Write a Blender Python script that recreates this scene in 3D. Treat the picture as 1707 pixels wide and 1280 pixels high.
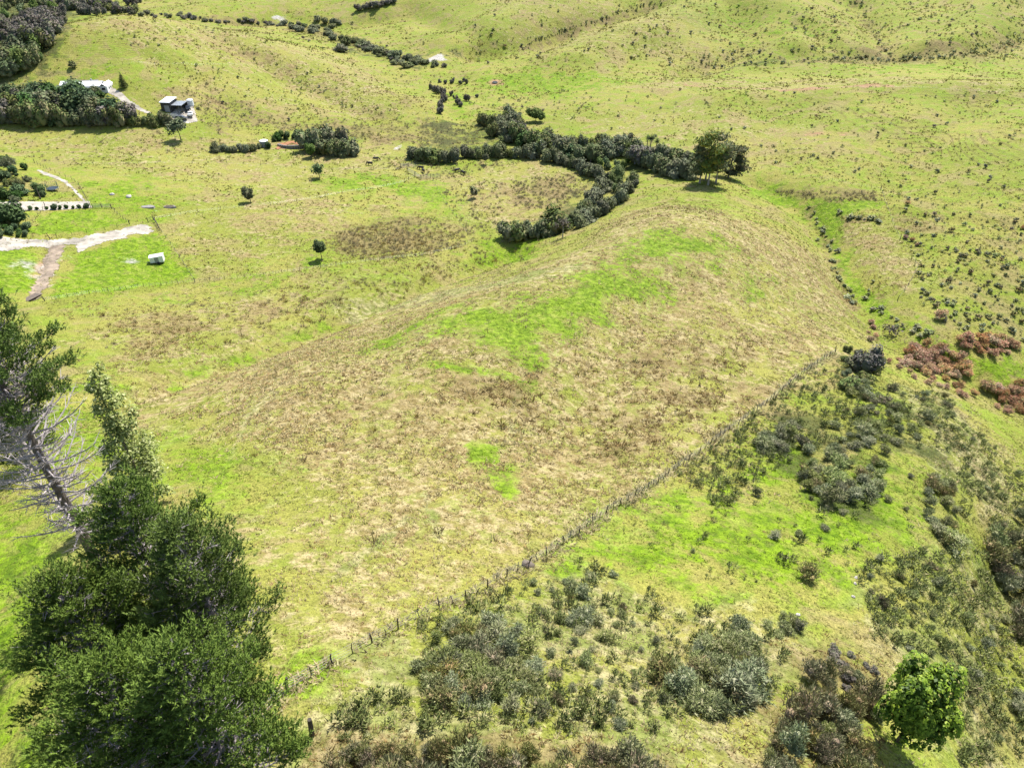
import bpy, math, random
import numpy as np
from mathutils import Vector
# ---------------------------------------------------------------- camera, sky, sun, exposure
for o in list(bpy.data.objects): bpy.data.objects.remove(o)
SC = bpy.context.scene
COL = SC.collection
W, H, F = 1707.0, 1280.0, 1153.0          # photograph size and focal length in its pixels
PITCH = math.radians(36.0); CZ = 100.0    # drone 100 m above datum, looking 36 degrees down
cP, sP = math.cos(PITCH), math.sin(PITCH)
cam = bpy.data.cameras.new('camera'); camo = bpy.data.objects.new('camera', cam); COL.objects.link(camo)
cam.sensor_width = 36.0; cam.lens = 36.0*F/W; cam.clip_end = 6000.0; cam.clip_start = 0.5
camo.location = (0, 0, CZ); camo.rotation_euler = (math.pi/2-PITCH, 0, 0)
SC.camera = camo
SUN_EL = math.radians(55.0); SUN_AZ = math.radians(26.0)
world = bpy.data.worlds.new('World'); SC.world = world; world.use_nodes = True
wn = world.node_tree; wn.nodes.clear()
sky = wn.nodes.new('ShaderNodeTexSky'); sky.sky_type = 'NISHITA'; sky.sun_disc = False
sky.sun_elevation = SUN_EL; sky.sun_rotation = SUN_AZ
bg = wn.nodes.new('ShaderNodeBackground'); bg.inputs['Strength'].default_value = 0.115
wo = wn.nodes.new('ShaderNodeOutputWorld')
wn.links.new(sky.outputs[0], bg.inputs[0]); wn.links.new(bg.outputs[0], wo.inputs[0])
sl = bpy.data.lights.new('sun', 'SUN'); sl.energy = 5.0; sl.angle = math.radians(0.53); sl.color = (1.0, 0.965, 0.91)
so = bpy.data.objects.new('sun', sl); COL.objects.link(so)
SV = Vector((math.cos(SUN_EL)*math.sin(SUN_AZ), math.cos(SUN_EL)*math.cos(SUN_AZ), math.sin(SUN_EL)))
so.rotation_euler = (-SV).to_track_quat('-Z', 'Y').to_euler()
SC.view_settings.view_transform = 'Standard'; SC.view_settings.look = 'None'
SC.view_settings.gamma = 1.0; SC.view_settings.use_curve_mapping = False
SC.view_settings.exposure = 0.88
RNG = np.random.default_rng(7); random.seed(7)

# ---------------------------------------------------------------- terrain function
def ray(u, v):
    a = (np.asarray(u, float)-W/2)/F; b = (H/2-np.asarray(v, float))/F
    return np.stack([a, cP+b*sP, -sP+b*cP], -1)
def project(x, y, z):
    dz = z-CZ; d = y*cP-dz*sP; up = y*sP+dz*cP
    d = np.maximum(d, 1e-3)
    return W/2+F*x/d, H/2-F*up/d, d
CTRL=[ # pixel u, v, metres the camera is above the ground there
(450,1180,39),(300,1280,39),(150,1280,40),(0,1280,43),(-250,1280,48),(0,1100,48),(-250,1000,58),(150,1050,44),(570,1095,41),(664,1048,44),(777,1000,47),
(700,1280,37),(950,1280,38),(1200,1280,41),(1400,1280,45),(1560,1280,50),(1700,1280,58),(1900,1280,66),
(850,1130,42),(1100,1100,47),(1300,1080,50),(1500,1080,55),(1640,1060,61),(1695,1000,68),(1900,1000,66),
(945,905,53),(1050,830,57),(1250,690,66),(1400,580,73),(1200,940,54),(1400,900,58),(1550,880,61),(1640,860,68),(1700,850,74),(1850,800,80),
(1350,760,63),(1480,700,67),(1560,680,69),(1620,740,70),(1690,760,78),(1800,700,86),
(1440,600,76),(1560,610,83),(1680,660,88),(1500,560,84),(1640,575,86),(1850,600,90),
(600,900,50),(500,800,54),(750,800,56),(900,720,61),(700,660,62),(500,640,63),(380,700,60),(300,800,55),(850,600,64),(1050,640,64),(1200,560,68),
(40,850,54),(100,700,64),(-200,700,72),(230,640,70),(350,600,74),(450,570,76),(560,530,79),(650,490,81),(760,455,84),(850,430,86),
(700,540,70),(850,500,68),(1000,450,69),(1100,400,70),(1200,400,70),(1080,352,71),(1180,352,74),(1290,390,75),(1340,430,77),(1380,500,79),(1300,520,74),
(1270,290,86),(1330,350,87),(1380,400,88),(1430,480,88),(1250,310,84),(1180,305,82),(1100,300,84),
(950,385,88),(850,400,89),(1000,340,88),(1050,300,88),(900,260,91),(760,265,91),
(1440,380,84),(1500,440,84),(1560,500,84),(1480,350,84),(1400,320,82),(1300,285,84),
(1600,400,82),(1707,450,83),(1850,420,81),(1600,300,80),(1707,250,76),(1500,250,80),(1350,230,82),(1150,210,86),(1000,200,89),(1250,160,82),(1450,142,77),(1600,142,75),(1850,150,71),(1050,155,86),(940,165,89),
(260,480,80),(100,500,76),(-150,480,72),(60,420,77),(300,400,81),(500,440,83),(420,330,84),(560,380,85),(700,350,88),(800,330,89),(900,310,90),
(200,330,79),(100,345,77),(0,340,74),(-150,340,70),(40,270,77),(200,260,81),(400,270,86),(615,270,89),(520,250,88),
(0,210,81),(140,210,83),(280,208,82),(150,150,69),(290,180,76),(350,150,76),(-100,190,74),(0,155,70),(-150,130,66),
(60,102,63),(90,60,60),(150,36,57),(250,40,60),(250,80,62),(350,60,66),(450,80,72),(300,110,67),(450,130,79),(580,180,86),(480,200,86),(650,220,90),
(20,80,88),(0,40,86),(100,5,84),(-200,60,86),(300,12,84),(420,22,86),(480,35,88),(600,90,90),(540,55,89),(700,110,91),(640,140,90),(740,180,91),(830,135,90),(760,105,90),
(640,15,84),(720,60,86),(850,100,89),(850,30,78),(950,105,89),(1050,60,81),(1100,112,88),(1050,10,74),(1250,60,79),(1200,20,74),
(1300,106,86),(1480,104,85),(1650,98,83),(1850,100,81),(1400,50,79),(1520,65,80),(1620,50,76),(1707,25,71),(1850,30,69),(1400,8,72),(1560,8,72),
(900,-40,62),(500,-40,72),(100,-50,70),(1300,-40,58),(1700,-40,55),(-300,-60,65),(2000,-40,52),
]
_c = np.array(CTRL, float)
_d = ray(_c[:,0], _c[:,1]); _tt = _c[:,2]/(-_d[:,2])
EXTRA = np.array([(-1500,1900,150),(-700,2000,170),(0,2100,190),(700,2000,210),(1500,1900,190),(-120,-25,55),(-60,-30,60),(0,-35,63),(60,-30,60),(130,-25,48)], float)
cx = np.append(_d[:,0]*_tt, EXTRA[:,0]); cy = np.append(_d[:,1]*_tt, EXTRA[:,1]); cz = np.append(CZ-_c[:,2], EXTRA[:,2])
def warp(x, y):
    y = np.maximum(y, -45.0); return x/(y+70.0), 0.7*np.log(y+70.0)
def unwarp(s, t):
    y = np.exp(t/0.7)-70.0; return s*(y+70.0), y
def kern(r2): return 0.5*r2*np.log(r2+1e-9)
_s, _t = warp(cx, cy); _n = len(cx)
_A = np.zeros((_n+3, _n+3)); _A[:_n,:_n] = kern((_s[:,None]-_s)**2+(_t[:,None]-_t)**2)+np.eye(_n)*0.003
_A[:_n,_n] = 1; _A[:_n,_n+1] = _s; _A[:_n,_n+2] = _t; _A[_n:,:_n] = _A[:_n,_n:].T
_sol = np.linalg.solve(_A, np.append(cz, [0,0,0]))
def tps(s, t):
    o = np.empty_like(s)
    for i in range(0, len(s), 20000):
        a, b = s[i:i+20000], t[i:i+20000]
        o[i:i+20000] = kern((a[:,None]-_s)**2+(b[:,None]-_t)**2)@_sol[:_n]+_sol[_n]+_sol[_n+1]*a+_sol[_n+2]*b
    return o
def _hash(i, j, seed):
    h = (i.astype(np.int64)*374761393+j.astype(np.int64)*668265263+seed*974634777) & 0x7fffffff
    h = ((h ^ (h >> 13))*1274126177) & 0x7fffffff
    return ((h ^ (h >> 16)) & 0xffff)/65535.0
def noise(x, y, sc, seed=0):
    x = x/sc; y = y/sc; i = np.floor(x); j = np.floor(y); f = x-i; g = y-j
    f = f*f*(3-2*f); g = g*g*(3-2*g)
    a = _hash(i,j,seed); b = _hash(i+1,j,seed); c = _hash(i,j+1,seed); d = _hash(i+1,j+1,seed)
    return (a*(1-f)+b*f)*(1-g)+(c*(1-f)+d*f)*g
def fbm(x, y, sc, seed=0, o=3):
    r = 0; a = 0.5
    for k in range(o): r = r+a*(noise(x, y, sc, seed+k)-0.5)*2; sc /= 2.1; a /= 2
    return r
# warped grid: dense near the drone, coarse towards the horizon
NS, NT = 620, 720
SG = np.linspace(-1.3, 1.3, NS); TG = np.linspace(0.7*math.log(30), 0.7*math.log(2300), NT)
gs, gt = np.meshgrid(SG, TG); gx, gy = unwarp(gs, gt)
# base surface is smooth: evaluate at a third of the resolution and interpolate
cs = np.linspace(SG[0], SG[-1], 240); ct = np.linspace(TG[0], TG[-1], 280)
c1, c2 = np.meshgrid(cs, ct); czz = tps(c1.ravel(), c2.ravel()).reshape(c1.shape)
def bil(G, s0, s1, t0, t1, s, t):
    nt, ns = G.shape[:2]
    a = np.clip((s-s0)/(s1-s0)*(ns-1), 0, ns-1.001); b = np.clip((t-t0)/(t1-t0)*(nt-1), 0, nt-1.001)
    i = a.astype(int); j = b.astype(int); f = a-i; g = b-j
    if G.ndim == 3: f = f[...,None]; g = g[...,None]
    return (G[j,i]*(1-f)+G[j,i+1]*f)*(1-g)+(G[j+1,i]*(1-f)+G[j+1,i+1]*f)*g
def cub(G, n, axis):                       # Catmull-Rom upsampling along one axis
    m = G.shape[axis]; p = np.linspace(0, m-1, n); i = np.clip(p.astype(int), 0, m-2); f = p-i
    sh = [1, 1]; sh[axis] = n; f = f.reshape(sh)
    g = lambda k: np.take(G, np.clip(i+k, 0, m-1), axis)
    a, b, c, d = g(-1), g(0), g(1), g(2)
    return b+0.5*f*(c-a+f*(2*a-5*b+4*c-d+f*(3*(b-c)+d-a)))
gz = cub(cub(czz, NS, 1), NT, 0)
def ground(x, y):
    s, t = warp(np.asarray(x, float), np.asarray(y, float))
    return bil(gz, SG[0], SG[-1], TG[0], TG[-1], s, t)
def cast(u, v):
    u = np.atleast_1d(np.asarray(u, float)); v = np.atleast_1d(np.asarray(v, float))
    d = ray(u, v); t = np.full(len(u), 18.0); done = np.zeros(len(u), bool)
    for i in range(760):
        hit = CZ+d[:,2]*t < ground(d[:,0]*t, d[:,1]*t); done |= hit
        t = np.where(done, t, t*1.006)
        if done.all(): break
    lo, hi = t/1.006, t
    for i in range(12):
        m = (lo+hi)/2; b = CZ+d[:,2]*m < ground(d[:,0]*m, d[:,1]*m)
        hi = np.where(b, m, hi); lo = np.where(b, lo, m)
    x, y = d[:,0]*hi, d[:,1]*hi
    return x, y, ground(x, y), hi*np.linalg.norm(d, axis=1)
def castpts(pts):
    p = np.array(pts, float); x, y, z, r = cast(p[:,0], p[:,1]); return np.stack([x, y], -1), r
def seg_dist(px, py, poly):
    best = np.full(px.shape, 1e9)
    for (ax, ay), (bx, by) in zip(poly[:-1], poly[1:]):
        dx, dy = bx-ax, by-ay; L = dx*dx+dy*dy+1e-9
        k = np.clip(((px-ax)*dx+(py-ay)*dy)/L, 0, 1)
        best = np.minimum(best, np.hypot(px-ax-k*dx, py-ay-k*dy))
    return best
def inside(px, py, poly):
    r = np.zeros(px.shape, bool); n = len(poly)
    for i in range(n):
        (ax, ay), (bx, by) = poly[i], poly[(i+1) % n]
        c = (ay > py) != (by > py)
        with np.errstate(divide='ignore', invalid='ignore'):
            r ^= c & (px < (bx-ax)*(py-ay)/(by-ay+1e-12)+ax)
    return r
# gullies and drains: pixel line, depth, half width in metres
GULLY = [([(200,655),(300,625),(450,575),(550,535),(650,490),(760,450),(860,415)],3.8,6.0),
 ([(1270,300),(1340,345),(1385,400),(1410,450),(1450,510),(1500,560),(1600,605),(1707,660)],4.0,7.5),
 ([(790,93),(870,75),(990,35),(1090,5)],7,12),([(1707,62),(1640,92),(1500,101),(1330,106)],4,10),([(1430,3),(1458,50),(1470,80),(1495,100)],5,11),
 ([(1480,352),(1560,365),(1640,372),(1707,380)],1.0,1.6),([(770,130),(740,160),(745,190),(790,215)],1.2,4),
 ([(700,600),(760,615),(850,625),(890,645)],0.5,1.2),([(1690,1280),(1700,1150),(1680,1020),(1707,930)],2.0,4),
 ([(75,405),(68,440),(58,480),(50,498)],0.8,1.2),([(1150,118),(1250,80),(1290,70)],5,12),([(660,30),(560,40),(480,34),(400,40)],4,12),([(1180,4),(1230,30),(1240,60)],4,11),([(1600,4),(1580,40),(1540,75)],4,10),([(940,60),(900,88)],3,9),([(1330,60),(1370,95)],4,9),([(680,20),(760,55),(790,92)],4,12),([(1640,165),(1560,230),(1500,300)],2.5,10),([(1300,160),(1280,220),(1240,265)],2,10),([(1100,160),(1060,200),(1040,235)],1.8,9),([(330,60),(420,100),(520,150),(620,200)],2.5,9),([(240,90),(330,140),(400,190)],2,8),([(1130,480),(1060,560),(1000,660),(960,760)],1.2,6),([(620,560),(640,640),(560,740)],1.0,6),
 # spurs (negative depth)
 ([(640,640),(760,560),(870,510),(1000,450),(1120,395)],-3.5,20),
 ([(960,108),(1080,62),(1200,22)],-9,26),([(1330,98),(1335,50),(1300,8)],-8,26),([(1560,95),(1600,50),(1640,8)],-7,24),([(770,82),(850,42),(940,6)],-7,28),([(1430,96),(1400,50)],-5,18),([(120,62),(250,46),(400,76),(560,122),(680,180)],-4,22),([(380,20),(560,8),(700,4)],-8,40),([(1200,165),(1450,150),(1700,150)],-3,16)]
dist_g = np.hypot(gx, gy)
for pl, dep, wd in GULLY:
    p, _ = castpts(pl)
    x0, y0 = p.min(0)-wd*4; x1, y1 = p.max(0)+wd*4
    m = (gx > x0) & (gx < x1) & (gy > y0) & (gy < y1)
    d = seg_dist(gx[m], gy[m], p); gz[m] -= dep*np.exp(-(d/wd)**2)
far = np.clip((gy-230)/250, 0, 1)
gz += 0.28*fbm(gx, gy, 11, 1)*np.clip(gy/60, 0.4, 1)+0.10*fbm(gx, gy, 2.6, 9, 2)*np.clip(1.4-gy/150, 0, 1)+far*3.2*fbm(gx, gy, 75, 20, 4)
gz += np.clip((gy-470)/400, 0, 1)*7*fbm(gx, gy, 150, 33, 3)

# ---------------------------------------------------------------- ground cover masks (polygons traced on the photo, laid on the terrain)
LUSH, DRY, BROWN, DARK, WHITE, DIRT, TERR, STRAW = range(8)
msk = np.zeros((NT, NS, 8))
REG = [
 (DRY,.85,40,[(190,660),(330,608),(500,568),(640,505),(760,480),(900,440),(1000,390),(1060,352),(1150,352),(1290,388),(1385,440),(1425,520),(1400,580),(1290,660),(1130,780),(1010,855),(845,960),(700,1030),(560,1100),(480,1080),(450,950),(390,820),(300,720)]),
 (DRY,.45,25,[(0,212),(300,215),(700,235),(720,300),(430,330),(300,300),(140,270),(0,262)]),
 (DRY,.40,25,[(300,330),(520,320),(640,340),(560,400),(500,440),(340,460),(280,400)]),
 (DRY,.65,20,[(730,310),(850,275),(960,285),(1005,318),(960,350),(830,385),(760,370)]),
 (DRY,.65,20,[(1392,372),(1470,378),(1530,430),(1505,500),(1440,470),(1400,420)]),
 (STRAW,.75,50,[(450,1300),(560,1120),(700,1040),(960,930),(1130,1000),(1230,1010),(1350,1080),(1250,1200),(1200,1300)]),
 (STRAW,.55,40,[(1400,1000),(1540,900),(1707,950),(1707,1290),(1560,1290),(1440,1100)]),
 (STRAW,.75,20,[(1490,645),(1570,648),(1640,720),(1707,830),(1707,940),(1560,790)]),
 (STRAW,.5,20,[(1000,900),(1060,850),(1130,850),(1110,900),(1030,930)]),
 (DRY,.55,15,[(150,38),(330,30),(430,60),(600,100),(700,190),(600,200),(400,110),(240,95)]),
 (DRY,.35,25,[(280,100),(470,120),(640,190),(470,210),(330,215),(200,190)]),
 (DRY,.5,10,[(960,150),(1100,132),(1500,128),(1707,140),(1707,150),(1500,142),(1100,150)]),
 (DRY,.4,20,[(820,10),(1100,15),(1250,55),(1200,100),(1000,110),(850,90)]),
 (DRY,.4,20,[(950,190),(1150,180),(1350,200),(1400,260),(1200,260),(1000,230)]),
 (DRY,.5,30,[(430,480),(600,462),(760,440),(760,470),(560,545),(420,580),(230,625),(140,560),(200,505)]),
 (DRY,.7,15,[(1050,350),(1150,345),(1290,385),(1400,430),(1380,450),(1250,420),(1120,385)]),
 (LUSH,1,30,[(600,575),(660,545),(760,515),(900,490),(1000,452),(1105,445),(1110,480),(1000,520),(900,560),(850,585),(780,560),(700,560),(620,590)]),
 (LUSH,.8,25,[(1000,425),(1080,388),(1180,400),(1230,415),(1160,442),(1040,448)]),
 (LUSH,.95,8,[(75,500),(135,420),(240,388),(265,390),(325,468),(200,487)]),
 (LUSH,.95,6,[(45,385),(85,352),(190,350),(215,370),(100,397)]),
 (LUSH,1,6,[(-60,418),(62,418),(52,492),(-60,500)]),
 (LUSH,.9,14,[(135,298),(240,300),(255,325),(235,350),(160,343)]),
 (LUSH,.8,12,[(230,338),(300,345),(255,365),(200,362)]),
 (LUSH,.75,14,[(240,642),(350,598),(450,573),(540,538),(565,548),(450,592),(300,640)]),
 (LUSH,.75,16,[(530,292),(640,288),(700,302),(742,312),(768,365),(720,345),(660,320),(560,318)]),
 (LUSH,.75,12,[(535,425),(500,435),(510,447),(545,442)]),
 (LUSH,1,8,[(1225,303),(1290,312),(1350,332),(1480,340),(1480,356),(1400,360),(1400,400),(1425,450),(1485,520),(1465,545),(1405,470),(1372,400),(1330,350),(1250,322)]),
 (LUSH,.8,12,[(1460,540),(1560,590),(1640,618),(1760,655),(1760,610),(1600,578),(1520,540)]),
 (LUSH,.9,12,[(795,405),(900,395),(880,432),(820,432)]),
 (LUSH,.5,25,[(560,470),(700,440),(800,420),(790,445),(650,480),(560,500)]),
 (LUSH,.5,25,[(150,495),(420,465),(560,450),(500,480),(300,520),(180,530)]),
 (LUSH,.85,35,[(900,960),(1000,875),(1100,822),(1200,830),(1350,820),(1500,780),(1540,870),(1450,960),(1250,970),(1100,990),(980,960)]),
 (LUSH,.8,15,[(1240,725),(1330,720),(1360,800),(1250,820)]),
 (LUSH,.6,15,[(1420,650),(1500,655),(1480,690),(1400,690)]),
 (LUSH,.6,30,[(400,745),(300,700),(240,735),(290,810),(420,840),(530,790)]),
 (LUSH,.7,20,[(430,1150),(520,1085),(570,1130),(480,1190),(450,1300),(400,1300)]),
 (LUSH,.8,25,[(-100,850),(70,850),(60,1300),(-100,1300)]),
 (LUSH,.6,25,[(60,640),(200,640),(240,760),(100,820),(40,760)]),
 (LUSH,.7,6,[(700,596),(850,620),(895,640),(885,660),(840,632),(700,612)]),
 (LUSH,.8,8,[(780,740),(835,742),(830,772),(785,768)]),
 (LUSH,.6,12,[(810,780),(850,780),(850,830),(820,830)]),
 (LUSH,.7,10,[(760,128),(850,118),(1000,124),(1080,135),(950,162),(820,152)]),
 (LUSH,.5,20,[(1180,440),(1300,560),(1350,480),(1260,430)]),
 (LUSH,.45,20,[(1480,100),(1707,110),(1707,128),(1300,125)]),
 (LUSH,.35,25,[(1100,20),(1300,10),(1480,90),(1250,100)]),
 (LUSH,.7,10,[(110,135),(205,108),(250,112),(160,140)]),
 (LUSH,.8,8,[(735,150),(770,150),(790,210),(770,205)]),
 (LUSH,.6,6,[(560,220),(620,222),(600,240),(560,235)]),
 (BROWN,.95,18,[(560,388),(640,370),(720,365),(782,392),(770,412),(680,432),(600,432),(550,412)]),
 (BROWN,.8,14,[(855,302),(950,290),(990,318),(920,352),(860,345)]),
 (BROWN,.8,12,[(480,198),(690,203),(800,212),(790,242),(650,240),(450,213)]),
 (BROWN,.6,14,[(300,150),(400,165),(470,205),(350,222),(325,185)]),
 (BROWN,.75,8,[(1290,316),(1460,320),(1470,337),(1380,337),(1300,327)]),
 (BROWN,.35,25,[(430,482),(600,470),(650,490),(500,562),(400,545)]),
 (BROWN,.3,30,[(130,520),(350,500),(450,560),(300,605),(200,612)]),
 (BROWN,.6,35,[(1080,600),(1260,570),(1260,670),(1150,705)]),
 (BROWN,.45,20,[(1000,690),(1100,660),(1120,760),(1000,780)]),
 (BROWN,.6,25,[(900,620),(780,650),(760,700),(870,710)]),
 (BROWN,.7,20,[(540,1235),(1100,1250),(1100,1310),(520,1310)]),
 (BROWN,.7,25,[(1330,1100),(1440,1090),(1480,1310),(1230,1310)]),
 (BROWN,.5,8,[(590,20),(700,20),(690,30),(590,34)]),
 (BROWN,.95,5,[(860,78),(990,32),(1090,2),(1100,8),(1000,42),(880,84)]),
 (BROWN,.9,8,[(1290,105),(1480,96),(1640,85),(1707,58),(1707,75),(1640,100),(1480,108)]),
 (BROWN,.55,8,[(1480,355),(1560,368),(1560,390),(1480,385)]),
 (BROWN,.7,8,[(225,24),(330,26),(480,36),(560,52),(690,100),(700,112),(560,75),(470,48),(330,34)]),
 (BROWN,.9,6,[(1425,0),(1465,50),(1478,80),(1500,100),(1480,100),(1455,60),(1418,10)]),
 (BROWN,.6,6,[(1150,118),(1250,78),(1292,68),(1292,78),(1250,92)]),(BROWN,.5,8,[(300,60),(430,85),(470,100),(380,95)]),
 (BROWN,.5,8,[(600,115),(700,125),(690,140),(600,130)]),(BROWN,.55,9,[(640,150),(720,165),(715,190),(650,175)]),(DARK,.5,8,[(1130,112),(1300,98),(1300,112),(1150,120)]),
 (STRAW,.95,3,[(703,820),(714,820),(732,888),(747,915),(737,918),(720,890)]),(STRAW,.95,3,[(720,860),(728,860),(745,900),(742,925),(734,925),(735,900)]),
 (STRAW,.9,5,[(468,1035),(482,1030),(600,938),(690,862),(682,855),(588,930)]),(STRAW,.9,3,[(866,646),(874,650),(852,690),(862,722),(852,724),(844,690)]),(STRAW,.8,4,[(360,800),(372,800),(420,690),(470,650),(464,644),(410,685)]),
 (STRAW,.8,6,[(540,500),(640,500),(900,450),(1000,440),(900,470),(700,510),(560,530)]),
 (BROWN,.75,7,[(1330,340),(1350,345),(1385,395),(1398,440),(1440,515),(1425,520),(1385,450),(1365,400)]),(BROWN,.6,6,[(1400,362),(1480,358),(1480,370),(1410,378)]),(BROWN,.55,6,[(1425,440),(1440,440),(1490,510),(1480,515)]),
 (STRAW,.7,5,[(560,1100),(700,1028),(845,955),(1010,850),(1130,775),(1290,657),(1392,583),(1396,592),(1290,668),(1130,788),(1010,864),(845,968),(700,1042),(565,1114)]),
 (DARK,1,20,[(-120,-10),(130,-10),(135,25),(98,48),(85,95),(40,130),(-120,150)]),
 (DARK,.6,10,[(700,195),(800,205),(860,230),(960,262),(1010,275),(1060,262),(1150,285),(1130,297),(1050,290),(1030,310),(960,370),(850,398),(990,300),(900,262),(700,262)]),
 (DARK,.35,30,[(1240,700),(1560,660),(1600,800),(1560,900),(1300,850)]),
 (DARK,.5,10,[(560,65),(670,95),(760,90),(700,115),(560,85)]),
 (WHITE,.9,5,[(715,95),(735,92),(738,101),(715,103)]),(WHITE,.8,4,[(455,28),(475,31),(475,35),(455,33)]),
 (WHITE,.5,8,[(240,345),(258,345),(258,351),(240,350)]),(WHITE,.28,9,[(20,425),(60,440),(50,465),(15,445)]),
 (WHITE,.6,3,[(652,250),(672,240),(674,243),(654,252)]),(WHITE,.4,8,[(200,430),(240,432),(250,440),(205,438)]),
 (WHITE,.30,7,[(84,400),(125,402),(110,440),(95,470),(62,500),(46,502),(60,470),(66,440)]),
 (DIRT,.6,6,[(84,400),(108,400),(90,440),(75,490),(50,500),(52,480),(66,440)]),
 (DIRT,.8,5,[(462,240),(500,236),(506,248),(465,250)]),
 (DIRT,.65,4,[(1130,139),(1350,146),(1480,140),(1490,145),(1350,151),(1130,143)]),
 (DIRT,.7,3,[(1345,221),(1415,220),(1415,226),(1345,226)]),
 (DIRT,.7,7,[(480,1170),(500,1160),(470,1192),(445,1200)]),
 (DIRT,.8,6,[(815,135),(838,135),(838,142),(815,142)]),
 (TERR,1,20,[(1270,160),(1707,155),(1707,330),(1500,250),(1300,240)]),
 (TERR,.8,20,[(830,10),(1300,10),(1290,90),(1000,110),(840,90)]),(TERR,1,15,[(130,55),(220,50),(240,95),(110,105)]),
 (TERR,.7,15,[(1450,300),(1707,330),(1707,420),(1560,350)]),(TERR,.6,20,[(1200,180),(1400,200),(1400,300),(1230,260)]),
 (TERR,.6,20,[(1300,0),(1707,0),(1707,90),(1300,95)]),
]
for ch, val, soft, poly in REG:
    p, r = castpts(poly); w = soft*np.median(r)/F*((2.0 if ch in (LUSH, BROWN) else 1.8) if soft > 9 else 1.3)
    x0, y0 = p.min(0)-w; x1, y1 = p.max(0)+w
    m = (gx > x0) & (gx < x1) & (gy > y0) & (gy < y1)
    if not m.any(): continue
    X, Y = gx[m], gy[m]
    d = seg_dist(X, Y, list(p)+[p[0]]); d = np.where(inside(X, Y, p), d, -d)
    d = d+w*1.3*fbm(X, Y, w*1.6, 50+ch, 4)
    k = np.clip(0.5+d/(2*w), 0, 1)*val
    msk[...,ch][m] = np.maximum(msk[...,ch][m], k)
def mask_at(x, y):
    s, t = warp(np.asarray(x, float), np.asarray(y, float))
    return bil(msk, SG[0], SG[-1], TG[0], TG[-1], s, t)
# ---------------------------------------------------------------- helpers
def mk_mesh(name, V, T, mat=None, attrs=None, smooth=False):
    V = np.asarray(V, np.float32).reshape(-1, 3); T = np.asarray(T, np.int32).reshape(-1, 3)
    me = bpy.data.meshes.new(name); me.vertices.add(len(V)); me.vertices.foreach_set('co', V.ravel())
    me.loops.add(T.size); me.loops.foreach_set('vertex_index', T.ravel())
    me.polygons.add(len(T)); me.polygons.foreach_set('loop_start', np.arange(0, T.size, 3, dtype=np.int32))
    if smooth: me.polygons.foreach_set('use_smooth', np.ones(len(T), bool))
    for nm, (ty, a) in (attrs or {}).items():
        at = me.attributes.new(nm, ty, 'POINT'); at.data.foreach_set('value' if ty == 'FLOAT' else 'color', np.asarray(a, np.float32).ravel())
    if mat: me.materials.append(mat)
    me.update(); me.validate(); return me
def poly_mesh(name, V, Fc, mat):
    me = bpy.data.meshes.new(name); me.from_pydata([tuple(v) for v in V], [], Fc); me.materials.append(mat); me.update(); return me
def link(name, data, parent=None, loc=None, rz=None, sc=None):
    o = bpy.data.objects.new(name, data); COL.objects.link(o)
    if parent: o.parent = parent
    if loc is not None: o.location = loc
    if rz is not None: o.rotation_euler = (0, 0, rz)
    if sc is not None: o.scale = sc if hasattr(sc, '__len__') else (sc, sc, sc)
    return o
def tag(o, label=None, cat=None, group=None, kind=None):
    if label: o['label'] = label
    if cat: o['category'] = cat
    if group: o['group'] = group
    if kind: o['kind'] = kind
    return o
class Geo:
    """boxes, tubes and polygons gathered into one mesh"""
    def __init__(s): s.v = []; s.f = []
    def poly(s, V, Fc):
        b = len(s.v); s.v += [tuple(v) for v in V]; s.f += [tuple(i+b for i in f) for f in Fc]; return s
    def box(s, x0, x1, y0, y1, z0, z1):
        return s.poly([(x0,y0,z0),(x1,y0,z0),(x1,y1,z0),(x0,y1,z0),(x0,y0,z1),(x1,y0,z1),(x1,y1,z1),(x0,y1,z1)],
                      [(0,3,2,1),(4,5,6,7),(0,1,5,4),(1,2,6,5),(2,3,7,6),(3,0,4,7)])
    def tube(s, pts, rad, n=6, cap=True):
        pts = [Vector(p) for p in pts]; b = len(s.v); m = len(pts)
        for i, p in enumerate(pts):
            d = (pts[min(i+1, m-1)]-pts[max(i-1, 0)]).normalized()
            a = d.cross(Vector((0,0,1)) if abs(d.z) < .9 else Vector((1,0,0))).normalized(); c = d.cross(a)
            r = rad[i] if hasattr(rad, '__len__') else rad
            for k in range(n):
                q = p+(a*math.cos(k*2*math.pi/n)+c*math.sin(k*2*math.pi/n))*r; s.v.append(tuple(q))
        for i in range(m-1):
            for k in range(n):
                k2 = (k+1) % n; s.f.append((b+i*n+k, b+i*n+k2, b+(i+1)*n+k2, b+(i+1)*n+k))
        if cap:
            s.f.append(tuple(b+k for k in range(n))[::-1]); s.f.append(tuple(b+(m-1)*n+k for k in range(n)))
        return s
    def disc(s, c, r, h, axis, n=14):
        ax = {'x': Vector((1,0,0)), 'y': Vector((0,1,0)), 'z': Vector((0,0,1))}[axis]
        return s.tube([Vector(c)-ax*h/2, Vector(c)+ax*h/2], r, n)
    def mesh(s, name, mat): return poly_mesh(name, s.v, s.f, mat)
def srgb(r, g, b):
    f = lambda c: (c/255/12.92 if c/255 < .04045 else ((c/255+.055)/1.055)**2.4)
    return (f(r), f(g), f(b), 1)
def new_mat(name):
    m = bpy.data.materials.new(name); m.use_nodes = True; m.node_tree.nodes.clear(); return m, m.node_tree
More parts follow.
